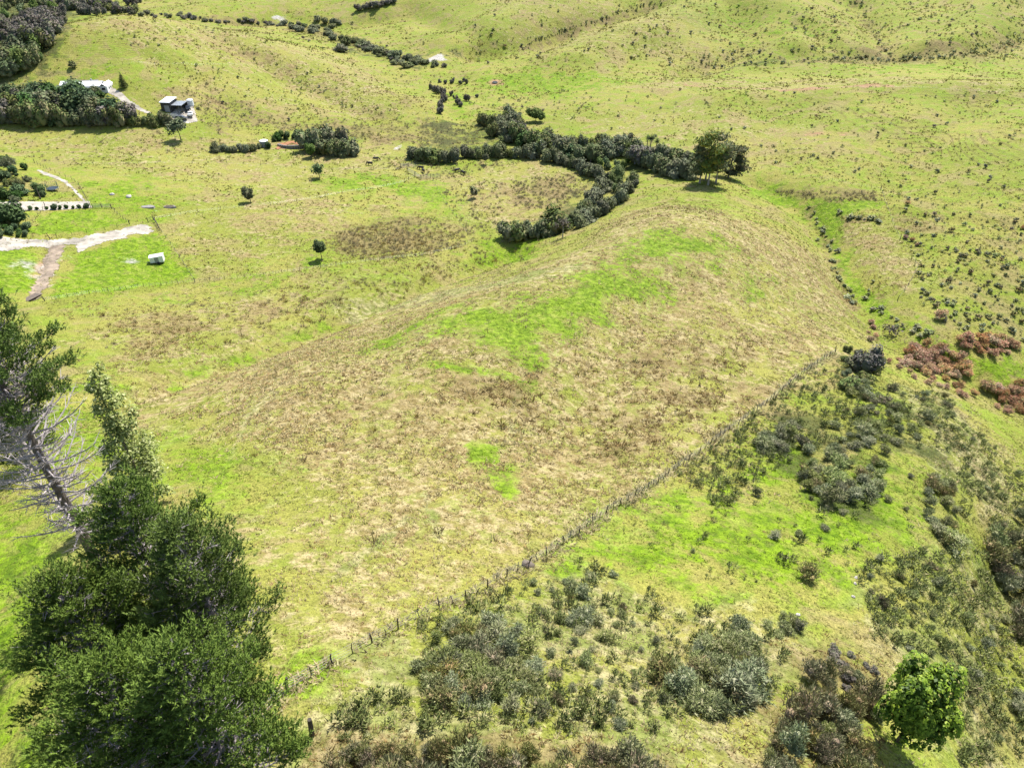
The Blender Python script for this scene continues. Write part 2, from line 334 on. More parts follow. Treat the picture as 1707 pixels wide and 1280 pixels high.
class N:
    """tiny node builder"""
    def __init__(s, nt): s.nt = nt
    def n(s, t, **kw):
        nd = s.nt.nodes.new(t)
        for k, v in kw.items(): setattr(nd, k, v)
        return nd
    def set(s, nd, i, v):
        if isinstance(v, bpy.types.NodeSocket): s.nt.links.new(v, nd.inputs[i])
        else: nd.inputs[i].default_value = v
    def math(s, op, a, b=0.0, c=None, clamp=False):
        nd = s.n('ShaderNodeMath', operation=op, use_clamp=clamp); s.set(nd, 0, a); s.set(nd, 1, b)
        if c is not None: s.set(nd, 2, c)
        return nd.outputs[0]
    def mix(s, f, a, b, mode='MIX'):
        nd = s.n('ShaderNodeMix', data_type='RGBA', blend_type=mode); s.set(nd, 0, f); s.set(nd, 6, a); s.set(nd, 7, b); return nd.outputs[2]
    def noise(s, vec, scale, detail=2.0, rough=0.55, dist=0.0):
        nd = s.n('ShaderNodeTexNoise'); s.set(nd, 'Vector', vec); s.set(nd, 'Scale', scale); s.set(nd, 'Detail', detail)
        s.set(nd, 'Roughness', rough); s.set(nd, 'Distortion', dist); return nd.outputs[0]
    def ss(s, x, lo, hi):
        nd = s.n('ShaderNodeMapRange', interpolation_type='SMOOTHSTEP'); s.set(nd, 0, x); s.set(nd, 1, lo); s.set(nd, 2, hi); return nd.outputs[0]
    def lin(s, x, a, b, lo, hi):
        nd = s.n('ShaderNodeMapRange'); s.set(nd, 0, x); s.set(nd, 1, a); s.set(nd, 2, b); s.set(nd, 3, lo); s.set(nd, 4, hi); return nd.outputs[0]
    def out(s, sh):
        o = s.n('ShaderNodeOutputMaterial'); s.nt.links.new(sh, o.inputs[0])
def plain(name, col, rough=0.6, metal=0.0, var=0.25, scale=1.2):
    m, nt = new_mat(name); k = N(nt); tc = k.n('ShaderNodeTexCoord')
    n1 = k.noise(tc.outputs['Object'], scale, 4.0, .6); f = k.lin(n1, .3, .7, 1-var, 1+var*.6)
    c = k.mix(1.0, col, f, 'MULTIPLY')
    b = k.n('ShaderNodeBsdfPrincipled'); k.set(b, 'Base Color', c); k.set(b, 'Roughness', rough); k.set(b, 'Metallic', metal)
    bm = k.n('ShaderNodeBump'); k.set(bm, 'Strength', .15); k.set(bm, 'Distance', .02); k.set(bm, 'Height', n1); k.set(b, 'Normal', bm.outputs[0])
    k.out(b.outputs[0]); return m
def soft_normal(k, amt):
    g = k.n('ShaderNodeNewGeometry'); a = k.n('ShaderNodeVectorMath', operation='MULTIPLY_ADD'); k.set(a, 0, (0, 0, 1)); k.set(a, 1, (amt, amt, amt)); k.set(a, 2, g.outputs['Normal'])
    b = k.n('ShaderNodeVectorMath', operation='NORMALIZE'); k.set(b, 0, a.outputs[0]); return b.outputs[0]
def leafmat(name, dark, light, third=None, transl=.22, rough=.7, spec=.08, ovar=.26, soft=.5):
    """foliage: colour runs from dark to light by a tint stored on each leaf, part random, part painted shade and highlight, each plant slightly different"""
    m, nt = new_mat(name); k = N(nt)
    at = k.n('ShaderNodeAttribute', attribute_name='tint'); oi = k.n('ShaderNodeObjectInfo')
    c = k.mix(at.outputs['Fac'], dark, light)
    if third: c = k.mix(k.ss(k.math('FRACT', k.math('MULTIPLY', at.outputs['Fac'], 7.31)), .80, .86), c, third)
    hs = k.n('ShaderNodeHueSaturation'); k.set(hs, 'Color', c)
    k.set(hs, 'Hue', k.lin(oi.outputs['Random'], 0, 1, .5-.085*ovar, .5+.08*ovar)); k.set(hs, 'Saturation', k.lin(k.math('FRACT', k.math('MULTIPLY', oi.outputs['Random'], 3.3)), 0, 1, 1-1.1*ovar, 1+.55*ovar)); k.set(hs, 'Value', k.lin(k.math('FRACT', k.math('MULTIPLY', oi.outputs['Random'], 5.7)), 0, 1, 1-ovar, 1+ovar))
    b = k.n('ShaderNodeBsdfPrincipled'); k.set(b, 'Base Color', hs.outputs[0]); k.set(b, 'Roughness', rough); k.set(b, 'Specular IOR Level', spec); nn = soft_normal(k, soft); k.set(b, 'Normal', nn)
    t = k.n('ShaderNodeBsdfTranslucent'); k.set(t, 'Color', hs.outputs[0])
    mx = k.n('ShaderNodeMixShader'); k.set(mx, 0, transl); k.set(mx, 1, b.outputs[0]); k.set(mx, 2, t.outputs[0]); k.out(mx.outputs[0]); return m

# ---------------------------------------------------------------- ground
ALB = 0.58      # traced picture colours to albedo
def ground_mat():
    m, nt = new_mat('pasture'); k = N(nt)
    pos = k.n('ShaderNodeNewGeometry').outputs['Position']
    A = k.n('ShaderNodeVertexColor', layer_name='cover_a'); B = k.n('ShaderNodeVertexColor', layer_name='cover_b')
    sa = k.n('ShaderNodeSeparateColor'); k.set(sa, 0, A.outputs[0]); sb = k.n('ShaderNodeSeparateColor'); k.set(sb, 0, B.outputs[0])
    lush, dry, brown, dark = sa.outputs[0], sa.outputs[1], sa.outputs[2], A.outputs[1]
    white, dirt, terr, straw = sb.outputs[0], sb.outputs[1], sb.outputs[2], B.outputs[1]
    n1 = k.noise(pos, .028, 3, .6, .6); n2 = k.noise(pos, .17, 4, .65, .4); n3 = k.noise(pos, .9, 4, .7, .3); n4 = k.noise(pos, 4.5, 3, .7)
    n5 = k.noise(pos, .075, 3, .6, 1.0)
    n6 = k.noise(pos, .38, 4, .7, .5)
    base = k.mix(k.ss(n1, .38, .62), srgb(160,168,68), srgb(186,180,92))
    base = k.mix(k.math('MULTIPLY', k.ss(n2, .44, .62), .65), base, srgb(150,182,46))
    base = k.mix(k.math('MULTIPLY', k.ss(n5, .50, .64), .75), base, srgb(186,168,112))
    base = k.mix(k.math('MULTIPLY', k.ss(n6, .52, .66), .5), base, srgb(142,142,58))
    base = k.mix(k.math('MULTIPLY', k.ss(n3, .54, .66), .5), base, srgb(112,122,44))
    base = k.mix(k.math('MULTIPLY', k.math('SUBTRACT', 1.0, k.ss(n6, .34, .46)), .55), base, srgb(206,194,122))
    def patch(mask, amp2, amp3, lo=.22, hi=.82):
        e = k.math('ADD', mask, k.math('MULTIPLY', k.math('SUBTRACT', n5, .5), 1.6))
        e = k.math('ADD', e, k.math('ADD', k.math('MULTIPLY', k.math('SUBTRACT', n2, .5), amp2*2.6), k.math('MULTIPLY', k.math('SUBTRACT', n3, .5), amp3*1.7)))
        return k.math('MULTIPLY', k.ss(e, lo, hi), k.ss(mask, .02, .3))
    dcol = k.mix(k.ss(n3, .38, .60), srgb(172,150,92), srgb(216,196,146)); dcol = k.mix(k.math('MULTIPLY', k.ss(n5, .46, .62), .5), dcol, srgb(176,152,96))
    dcol = k.mix(k.math('MULTIPLY', k.ss(n6, .46, .60), .75), dcol, srgb(150,158,68)); dcol = k.mix(k.math('MULTIPLY', k.ss(n4, .58, .72), .5), dcol, srgb(122,122,62))
    c = k.mix(k.math('MULTIPLY', patch(dry, 1.3, .8), .92), base, dcol)
    scol = k.mix(k.ss(n3, .36, .60), srgb(150,150,80), srgb(206,194,142)); scol = k.mix(k.math('MULTIPLY', k.ss(n2, .46, .62), .8), scol, srgb(142,156,70)); scol = k.mix(k.math('MULTIPLY', k.ss(n4, .56, .70), .5), scol, srgb(112,118,62))
    c = k.mix(k.math('MULTIPLY', patch(straw, 1.2, .9), .9), c, scol)
    lcol = k.mix(k.ss(n3, .36, .62), srgb(110,150,10), srgb(152,186,30)); lcol = k.mix(k.math('MULTIPLY', k.ss(n4, .52, .70), .55), lcol, srgb(92,122,26))
    lcol = k.mix(k.math('MULTIPLY', k.ss(n6, .50, .62), .6), lcol, srgb(166,168,84))
    c = k.mix(k.math('MULTIPLY', patch(lush, 1.0, .9), .9), c, lcol)
    bcol = k.mix(k.ss(n3, .35, .65), srgb(134,116,70), srgb(172,150,104)); bcol = k.mix(k.math('MULTIPLY', k.ss(n4, .5, .7), .6), bcol, srgb(106,98,52))
    c = k.mix(k.math('MULTIPLY', patch(brown, 1.1, 1.3, .3, .85), .72), c, bcol)
    c = k.mix(k.math('MULTIPLY', patch(dark, 1.0, .8), .85), c, srgb(88,96,48))
    # stock tracks along the contour of the steep faces
    sx = k.n('ShaderNodeSeparateXYZ'); k.set(sx, 0, pos)
    ph = k.math('ADD', k.math('MULTIPLY', sx.outputs[2], 11.0), k.math('MULTIPLY', k.noise(pos, .03, 2, .5), 3.5))
    ph = k.math('ADD', ph, k.math('MULTIPLY', n2, .8))
    tl = k.ss(k.math('SINE', ph), .35, .95)
    tp = k.math('MULTIPLY', tl, k.math('MULTIPLY', terr, k.ss(k.noise(pos, .03, 2, .5, .5), .40, .54)))
    c = k.mix(k.math('MULTIPLY', k.math('MULTIPLY', tp, k.ss(n6, .38, .56)), .6), c, srgb(120,104,64))
    dc = k.mix(n3, srgb(176,130,90), srgb(204,172,132)); c = k.mix(patch(dirt, .9, .7), c, dc)
    wc = k.mix(n3, srgb(206,198,184), srgb(236,230,220)); c = k.mix(patch(white, .9, .7), c, wc)
    c = k.mix(1.0, c, k.math('MULTIPLY', k.math('MULTIPLY', k.lin(n4, .3, .7, .55, 1.36), k.lin(n6, .3, .7, .78, 1.16)), k.lin(n3, .3, .7, .76, 1.2)), 'MULTIPLY')  # light and dark mottling, with small tussock shadows painted into the colour
    c = k.mix(1.0, c, (ALB, ALB, ALB, 1), 'MULTIPLY')
    b = k.n('ShaderNodeBsdfPrincipled'); k.set(b, 'Base Color', c); k.set(b, 'Roughness', .9); k.set(b, 'Specular IOR Level', .15)
    h = k.math('ADD', k.math('ADD', k.math('MULTIPLY', n3, .6), k.math('MULTIPLY', n4, .28)), k.math('MULTIPLY', n2, 1.6))
    bm = k.n('ShaderNodeBump'); k.set(bm, 'Strength', 1.0); k.set(bm, 'Distance', .6); k.set(bm, 'Height', h); k.set(b, 'Normal', bm.outputs[0])
    k.out(b.outputs[0]); return m
idx = np.arange(NS*NT).reshape(NT, NS); a, b_, c_, d_ = idx[:-1,:-1].ravel(), idx[:-1,1:].ravel(), idx[1:,1:].ravel(), idx[1:,:-1].ravel()
gme = mk_mesh('ground', np.stack([gx, gy, gz], -1), np.concatenate([np.stack([a, b_, c_], -1), np.stack([a, c_, d_], -1)]), ground_mat(),
    {'cover_a': ('FLOAT_COLOR', msk[...,:4]), 'cover_b': ('FLOAT_COLOR', msk[...,4:])}, smooth=True)
tag(link('ground', gme), kind='structure')
# ---------------------------------------------------------------- plant builders
def unit(a): return a/np.maximum(np.linalg.norm(a, axis=-1, keepdims=True), 1e-9)
def blades(P, D, L, Wd, rng):
    """one triangle per point: base width Wd, pointing along D"""
    n = len(P); D = unit(D); S = unit(np.cross(D, rng.normal(size=(n, 3)))); L = np.asarray(L).reshape(-1, 1); Wd = np.asarray(Wd).reshape(-1, 1)
    V = np.stack([P-S*Wd/2, P+S*Wd/2, P+D*L], 1).reshape(-1, 3); return V, np.arange(3*n).reshape(-1, 3)
def leaves(P, Nn, size, asp, rng):
    """one quad (two triangles) per point, facing Nn"""
    n = len(P); Nn = unit(Nn); S = unit(np.cross(Nn, rng.normal(size=(n, 3)))); U = np.cross(Nn, S); z = np.asarray(size).reshape(-1, 1)
    V = np.stack([P-S*z*asp, P-U*z, P+S*z*asp, P+U*z], 1).reshape(-1, 3)
    b = np.arange(n)[:,None]*4; T = np.concatenate([b+np.array([[0,1,2]]), b+np.array([[0,2,3]])]); return V, T
def sph(c, r, nu=8, nv=5):
    V = []; T = []
    for j in range(nv+1):
        ph = math.pi*j/nv
        for i in range(nu): V.append((c[0]+r[0]*math.sin(ph)*math.cos(2*math.pi*i/nu), c[1]+r[1]*math.sin(ph)*math.sin(2*math.pi*i/nu), c[2]+r[2]*math.cos(ph)))
    for j in range(nv):
        for i in range(nu):
            a = j*nu+i; b = j*nu+(i+1) % nu; T += [(a, a+nu, b+nu), (a, b+nu, b)]
    return np.array(V), np.array(T)
def cat(parts):
    V = []; T = []; t = []; o = 0
    for v, f, q in parts: V.append(v); T.append(f+o); o += len(v); t.append(np.broadcast_to(q, (len(v),)))
    return np.concatenate(V), np.concatenate(T), np.concatenate(t)
def foliage(name, seed, lobes, n, leaf, mat, style='leaf', shell=.78, up=.25, core=.70, asp=.6):
    """leaf-sized faces spread through a crown of uneven lobes"""
    rng = np.random.default_rng(seed); lob = np.array(lobes, float); wts = (lob[:,3]*lob[:,4]+lob[:,3]*lob[:,5]); wts /= wts.sum()
    k = rng.choice(len(lob), n, p=wts); d = unit(rng.normal(size=(n, 3))); d[:,2] = np.where(d[:,2] < -.35, -d[:,2], d[:,2])
    r = shell+(1.06-shell)*rng.random(n)**.7
    r *= 1+.16*np.sin(d[:,0]*5+k*1.7+seed)*np.sin(d[:,1]*6+k)*np.sin(d[:,2]*5+2)
    P = lob[k,:3]+d*lob[k,3:]*r[:,None]
    ok = P[:,2] > 0.02*lob[:,2].max(); P, d, r, k = P[ok], d[ok], r[ok], k[ok]; n = len(P)
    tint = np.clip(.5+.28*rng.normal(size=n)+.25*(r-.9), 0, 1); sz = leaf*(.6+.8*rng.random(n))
    Dn = d+rng.normal(size=(n, 3))*.55+np.array([0, 0, up])
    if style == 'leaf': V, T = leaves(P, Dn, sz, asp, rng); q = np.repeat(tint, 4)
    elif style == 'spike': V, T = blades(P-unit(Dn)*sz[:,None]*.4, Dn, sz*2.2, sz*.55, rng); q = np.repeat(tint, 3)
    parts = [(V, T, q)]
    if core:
        for i, l in enumerate(lob): v, t = sph(l[:3], l[3:]*core); v[:,2] = np.maximum(v[:,2], 0.0); parts.append((v, t, .12))  # core takes a dark tint: the crown's inner shade painted in
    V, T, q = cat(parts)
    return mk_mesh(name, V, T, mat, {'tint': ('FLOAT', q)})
def lobes_dome(seed, n, rx, ry, h, base=.0, spread=.6, lob=.55):
    rng = random.Random(seed); L = [(0, 0, base+(h-base)*.42, rx*.6, ry*.6, (h-base)*.45)]
    for i in range(n):
        a = 2*math.pi*(i+rng.random()*.9)/n; q = spread*(.45+.75*rng.random()); s = lob*(.45+.8*rng.random())
        zc = base+(h-base)*(.2+.6*rng.random()*(1-.45*q)); L.append((math.cos(a)*rx*q, math.sin(a)*ry*q, zc, rx*s, ry*s, min((h-base)*s*.8, zc*1.02 if base == 0 else 9)))
    return L
def g2m(g, name, mat): return g.mesh(name, mat)
M = {}
M['gorse'] = leafmat('gorse_leaf', srgb(80,88,50), srgb(146,154,98), srgb(160,158,116), transl=.15, soft=1.0)
M['manuka'] = leafmat('manuka_leaf', srgb(74,78,42), srgb(138,138,84), srgb(148,130,92), transl=.15, soft=.9)
M['dead'] = leafmat('dead_gorse_leaf', srgb(150,106,74), srgb(210,164,124), srgb(134,130,84), transl=.1, ovar=.2, soft=1.0)
M['native'] = leafmat('native_leaf', srgb(48,60,32), srgb(112,124,70), srgb(124,120,80), transl=.15, soft=.8)
M['shelter'] = leafmat('shelter_leaf', srgb(58,66,42), srgb(124,132,86), srgb(114,114,82), transl=.12, soft=.8)
M['garden'] = leafmat('garden_leaf', srgb(42,60,30), srgb(100,126,66), None, transl=.18)
M['bright'] = leafmat('broadleaf', srgb(54,78,14), srgb(128,154,38), srgb(152,168,58), transl=.18, spec=.15, rough=.5, ovar=.02, soft=.5)
M['poplar'] = leafmat('poplar_leaf', srgb(92,106,48), srgb(170,178,108), srgb(188,190,134), transl=.28, ovar=.02, soft=.8)
M['pine'] = leafmat('pine_needle', srgb(34,48,20), srgb(112,132,56), srgb(84,106,44), transl=.06, ovar=.05, soft=.5)
M['gum'] = leafmat('gum_leaf', srgb(52,62,30), srgb(112,124,62), srgb(134,124,62), transl=.18)
M['greybush'] = leafmat('grey_scrub', srgb(70,66,58), srgb(126,116,106), srgb(96,100,72), transl=.1)
M['rush'] = leafmat('rush_blade', srgb(120,106,56), srgb(172,152,94), srgb(120,122,60), transl=.15)
M['palegreen'] = leafmat('pale_scrub', srgb(78,96,46), srgb(136,152,86), None, transl=.2)
M['bark'] = plain('bark', srgb(98,88,80), .9, 0, .4, 3.0)
M['greybark'] = plain('grey_dead_wood', srgb(158,148,148), .9, 0, .35, 2.0)
M['deadlimb'] = plain('bleached_limb', srgb(164,154,152), .9, 0, .35, 2.0)
M['track'] = plain('clay_track', srgb(140,124,106), .95, 0, .55, .5)
M['gumbark'] = plain('gum_bark', srgb(158,146,132), .8, 0, .35, .6)
M['post'] = plain('weathered_post', srgb(68,62,54), .9, 0, .35, 4.0)
M['wire'] = plain('galvanised_wire', srgb(150,150,148), .5, .6, .1)
M['rail'] = plain('pale_steel_rail', srgb(140,148,148), .5, .3, .15)
M['wood'] = plain('old_timber', srgb(104,92,80), .85, 0, .3, 2.0)
M['white'] = plain('white_paint', srgb(226,226,224), .5, 0, .06, .5)
M['roofwhite'] = plain('pale_metal_roof', srgb(228,230,232), .4, 0, .07, .3)
M['greywall'] = plain('pale_grey_wall', srgb(140,142,142), .7, 0, .1, .6)
M['darkwall'] = plain('charcoal_cladding', srgb(48,50,54), .6, 0, .2, .8)
M['greyroof'] = plain('grey_metal_roof', srgb(112,118,124), .4, .2, .1, .4)
M['glass'] = plain('window_glass', srgb(40,50,58), .08, 0, .1)
M['rubber'] = plain('tyre_rubber', srgb(30,30,32), .8, 0, .1)
M['silver'] = plain('silver_paint', srgb(116,120,124), .3, .4, .05)
M['darkpaint'] = plain('dark_paint', srgb(52,56,64), .3, .2, .05)
M['cow'] = plain('black_hide', srgb(34,28,26), .7, 0, .3, 3.0)
M['concrete'] = plain('concrete', srgb(128,124,120), .9, 0, .25, 2.0)
M['rock'] = plain('pale_limestone', srgb(170,164,156), .9, 0, .25, 2.5)
M['gravel'] = plain('white_gravel', srgb(164,156,142), .95, 0, .55, .3)
M['clay'] = plain('clay_bank', srgb(150,104,70), .95, 0, .3, .5)
M['net'] = plain('green_net', srgb(70,130,96), .7, 0, .2)
M['lid'] = plain('red_lid', srgb(150,70,50), .6)
def thing(name, label, catg, loc, rz=0, sc=1, group=None):
    return tag(link(name, None, None, loc, rz, sc), label, catg, group)
def trunk_mesh(name, seed, h, r, n=7, mat='bark', lean=.06, limbs=6, lo=.35, spread=.35, taper=.25):
    rng = random.Random(seed); g = Geo(); ax = rng.uniform(-lean, lean); ay = rng.uniform(-lean, lean)
    pts = [(ax*h*(i/5)**1.5, ay*h*(i/5)**1.5, h*i/5-.25*(i == 0)) for i in range(6)]
    g.tube(pts, [r*(1.35 if i == 0 else 1)*(1-(1-taper)*i/5) for i in range(6)], n)
    for i in range(limbs):
        f = lo+(1-lo)*(i+.5)/limbs; a = rng.uniform(0, 6.28); p = Vector((ax*h*f**1.5, ay*h*f**1.5, h*f)); q = h*spread*(.6+.6*rng.random())
        e = p+Vector((math.cos(a)*q, math.sin(a)*q, q*.7)); mdl = (p+e)/2+Vector((0, 0, -.08*q))
        g.tube([p, mdl, e], [r*.4*(1-f*.6), r*.25*(1-f*.6), r*.08], 5)
    return g.mesh(name, M[mat])
def pine_mesh(seed, h, R, dead=.35, low=.12, n_whorl=15):
    """radiata pine: grey branches, needle tufts toward the branch ends"""
    rng = np.random.default_rng(seed); rr = random.Random(seed); g = Geo(); P = []; D = []; Tn = []
    lean = rr.uniform(-.03, .03)
    ax = lambda z: Vector((lean*z, .02*z*math.sin(z*.3), z))
    g.tube([ax(h*i/7)-Vector((0, 0, .3*(i == 0))) for i in range(8)], [.38*h/18*(1-.93*i/7)+.02 for i in range(8)], 8)
    for w in range(n_whorl):
        f = low+(1-low)*(w+.5)/n_whorl; z = f*h; env = R*(1-((f-.30)/.72)**2 if f > .30 else .72+.28*f/.30); env = max(env, .10*R)
        nb = rr.choice([5, 6, 7]) if f < .9 else 5
        for b in range(nb):
            a = 2*math.pi*(b+rr.uniform(-.3, .3))/nb+w*1.3; L = env*rr.uniform(.5, 1.28); up = .28+.75*f+rr.uniform(-.15, .15)
            dirv = Vector((math.cos(a), math.sin(a), 0)); p0 = ax(z)
            pt = lambda t: p0+dirv*L*t+Vector((0, 0, L*(up*t*t*.75-.06*t)))
            r0 = .07*h/18*(1.15-f)+.018
            g.tube([pt(0), pt(.35), pt(.7), pt(1)], [r0, r0*.75, r0*.5, r0*.2], 4, False)
            bare = .20+dead*rr.uniform(.4, 1.4)*(1.15-f)
            m = int(5+L*4.6); side = Vector((-math.sin(a), math.cos(a), 0))
            for i in range(m):
                t = rr.uniform(min(bare, .8), 1.02); q = pt(min(t, 1)); ls = (1.08-t)*L*.42*rr.uniform(-1, 1)
                e = q+side*ls+dirv*abs(ls)*.45+Vector((0, 0, abs(ls)*.28+rr.uniform(-.05, .2)))
                if rr.random() < .55: g.tube([q, e], [r0*.35, .010], 3, False)
                P.append(e); D.append((dirv*.55+side*(.5*np.sign(ls))+Vector((0, 0, 1.1)))[:]); Tn.append(.25+.45*t+.15*rr.random())  # needle tint rises toward the branch ends, a painted highlight
            for i in range(int(9+17*dead)):      # bare grey twigs inside
                t = rr.uniform(.08, .7); q = pt(t); e = q+side*rr.uniform(-.7, .7)*min(L*.4, 1.3)+dirv*rr.uniform(0, .6)+Vector((0, 0, rr.uniform(-.15, .45)))
                g.tube([q, e], [.03, .010], 3, False)
    P = np.array([p[:] for p in P]); D = unit(np.array(D)); Tn = np.array(Tn)
    # each twig end carries upright plumes, each plume a brush of needles along a short axis
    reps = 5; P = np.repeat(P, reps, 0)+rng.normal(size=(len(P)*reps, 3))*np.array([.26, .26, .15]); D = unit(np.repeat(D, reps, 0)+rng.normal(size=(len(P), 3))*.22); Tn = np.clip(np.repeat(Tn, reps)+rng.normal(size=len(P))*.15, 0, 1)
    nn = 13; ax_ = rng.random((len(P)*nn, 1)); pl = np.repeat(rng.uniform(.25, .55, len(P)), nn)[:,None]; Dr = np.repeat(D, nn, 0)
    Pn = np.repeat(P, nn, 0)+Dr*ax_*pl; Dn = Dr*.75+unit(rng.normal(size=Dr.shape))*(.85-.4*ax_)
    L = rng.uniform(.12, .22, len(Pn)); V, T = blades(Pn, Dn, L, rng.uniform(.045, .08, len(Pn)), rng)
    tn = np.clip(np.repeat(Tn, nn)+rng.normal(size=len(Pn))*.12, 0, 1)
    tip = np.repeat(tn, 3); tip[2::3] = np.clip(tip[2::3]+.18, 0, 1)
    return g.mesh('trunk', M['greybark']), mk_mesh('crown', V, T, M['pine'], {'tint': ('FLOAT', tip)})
def sample_poly(poly, n, seed, mind=0.0):
    rng = np.random.default_rng(seed); p = np.array(poly, float); lo, hi = p.min(0), p.max(0); out = []
    tries = 0
    while len(out) < n and tries < n*60:
        tries += 1; q = lo+(hi-lo)*rng.random(2)
        if not inside(q[:1], q[1:], p)[0]: continue
        if mind and any((q[0]-o[0])**2+((q[1]-o[1])*1.3)**2 < mind*mind for o in out): continue
        out.append(q)
    return np.array(out)
def along(poly, step):
    p = np.array(poly, float); out = [p[0]]
    for a, b in zip(p[:-1], p[1:]):
        L = np.hypot(*(b-a)); m = max(1, int(round(L/step)))
        for i in range(1, m+1): out.append(a+(b-a)*i/m)
    return np.array(out)
def here(u, v):
    x, y, z, r = cast([u], [v]); return float(x[0]), float(y[0]), float(z[0]), float(r[0])

# draped surfaces such as gravel drives
def drape(name, poly_px, mat, cell, lift=.07, rag=.5, seed=1):
    p, _ = castpts(poly_px); lo, hi = p.min(0)-1, p.max(0)+1
    xs = np.arange(lo[0], hi[0], cell); ys = np.arange(lo[1], hi[1], cell); X, Y = np.meshgrid(xs, ys)
    d = seg_dist(X, Y, list(p)+[p[0]]); d = np.where(inside(X, Y, p), d, -d)+rag*fbm(X, Y, 3.0, seed, 3)
    Z = ground(X, Y)+lift; ins = d > 0; cellin = ins[:-1,:-1] & ins[1:,:-1] & ins[:-1,1:] & ins[1:,1:]
    id_ = np.arange(X.size).reshape(X.shape); a, b, c, e = id_[:-1,:-1][cellin], id_[:-1,1:][cellin], id_[1:,1:][cellin], id_[1:,:-1][cellin]
    T = np.concatenate([np.stack([a, b, c], -1), np.stack([a, c, e], -1)]); used, inv = np.unique(T, return_inverse=True)
    V = np.stack([X, Y, Z], -1).reshape(-1, 3)[used]
    return tag(link(name, mk_mesh(name, V, inv.reshape(-1, 3), mat)), kind='structure')
def cast_top(u, v, h):
    """place a thing of height h so that its top lies on pixel u, v"""
    d = ray(np.array([u], float), np.array([v], float)); t = 12.0
    while True:
        x, y = d[0,0]*t, d[0,1]*t
        if CZ+d[0,2]*t < float(ground(np.array([x]), np.array([y]))[0])+h or t > 2000: break
        t *= 1.002
    return x, y, float(ground(np.array([x]), np.array([y]))[0])
def height_for(x, y, z, vtop):
    lo, hi = 0.2, 45.0
    for i in range(30):
        m = (lo+hi)/2
        if project(x, y, z+m)[1] > vtop: lo = m
        else: hi = m
    return lo
# ---------------------------------------------------------------- drives and yards
drape('gravel_track', [(-60,392),(20,396),(80,402),(150,393),(215,378),(254,370),(257,388),(205,397),(150,412),(128,432),(118,432),(122,410),(95,412),(78,416),(20,418),(-60,414)], M['gravel'], .45, rag=2.2, seed=3)
drape('farm_track', [(82,402),(108,404),(98,440),(84,470),(64,500),(46,500),(60,470),(70,440)], M['track'], .4, .06, rag=1.4, seed=9)
drape('house_driveway', [(160,138),(178,140),(196,150),(208,157),(216,166),(238,180),(256,189),(244,191),(218,180),(200,169),(188,160),(174,153),(160,150)], M['gravel'], .6, rag=.6, seed=4)
drape('shed_yard', [(280,192),(296,178),(300,168),(322,168),(332,204),(306,208),(294,200),(256,193)], M['gravel'], .6, rag=.2, seed=5)
drape('terrace', [(88,146),(118,134),(165,134),(176,150),(140,152),(110,152)], M['concrete'], .8, .25, rag=.1, seed=6)
drape('garden_path', [(44,336),(150,335),(156,347),(44,352),(-60,352),(-60,337)], M['gravel'], .4, rag=.15, seed=7)
drape('clay_bank', [(458,248),(470,238),(490,235),(507,242),(505,247),(488,240),(472,246),(466,252)], M['clay'], .5, .18, rag=.6, seed=8)
drape('lawn_path', [(58,282),(70,284),(112,301),(124,312),(146,337),(138,337),(116,313),(100,302),(62,288)], M['gravel'], .4, .05, rag=.6, seed=12)
# ---------------------------------------------------------------- buildings
def gable(g, x0, x1, y0, y1, z0, rise, along_x=True, t=.15, over=.5):
    x0 -= over; x1 += over; y0 -= over; y1 += over
    if along_x: ym = (y0+y1)/2; V = [(x0,y0,z0),(x1,y0,z0),(x1,ym,z0+rise),(x0,ym,z0+rise),(x0,y1,z0),(x1,y1,z0)]
    else: xm = (x0+x1)/2; V = [(x0,y1,z0),(x0,y0,z0),(xm,y0,z0+rise),(xm,y1,z0+rise),(x1,y1,z0),(x1,y0,z0)]
    V += [(a, b, c-t) for a, b, c in V]
    return g.poly(V, [(0,1,2,3),(3,2,5,4),(7,6,9,8),(8,9,10,11),(0,6,7,1),(4,5,11,10),(0,3,9,6),(3,4,10,9),(1,7,8,2),(2,8,11,5)])
def part(parent, name, g, mat): return link(name, g.mesh(name, M[mat]), parent)
hx, hy, hz, hr = here(146, 150)
ho = thing('house', 'long white house with pale gabled roofs above the dark tree belt', 'house', (hx, hy, hz), .08, .68)
part(ho, 'wall', Geo().box(-6,10,-4.5,4.5,-2,3), 'white'); part(ho, 'wall', Geo().box(-15,-6.1,-1,6,-2,2.9), 'white'); part(ho, 'wall', Geo().box(10.1,14.4,-5.6,4,-2,3.0), 'white')
rf = part(ho, 'roof', gable(Geo(), -6,10,-4.5,4.5,3.0,2.0), 'roofwhite'); part(ho, 'roof', gable(Geo(), -15,-6.6,-1,6,2.92,1.8), 'roofwhite'); part(ho, 'roof', gable(Geo(), 10.6,13.9,-5.6,4,3.06,1.5,False), 'roofwhite')
link('chimney', Geo().box(3,3.8,1,1.8,3.5,6).mesh('chimney', M['greywall']), rf)
for x in (-4.5,-1.5,1.5,4.5,7.5): w = part(ho, 'window', Geo().box(x,x+1.7,-4.56,-4.503,.6,2.3), 'glass')
for x in (-13.5,-10.5,-8.5): part(ho, 'window', Geo().box(x,x+1.5,-1.06,-1.003,.7,2.2), 'glass')
part(ho, 'window', Geo().box(11.2,13.2,-5.66,-5.603,.8,2.2), 'glass')
for y in (-3,-.5,2): part(ho, 'window', Geo().box(14.403,14.46,y,y+1.2,.9,2.0), 'glass')
dr = part(ho, 'door', Geo().box(-5.9+.2,-4.8,-4.57,-4.503,0,2.1), 'greywall'); link('handle', Geo().box(-4.98,-4.9,-4.62,-4.572,1,1.1).mesh('handle', M['darkpaint']), dr)
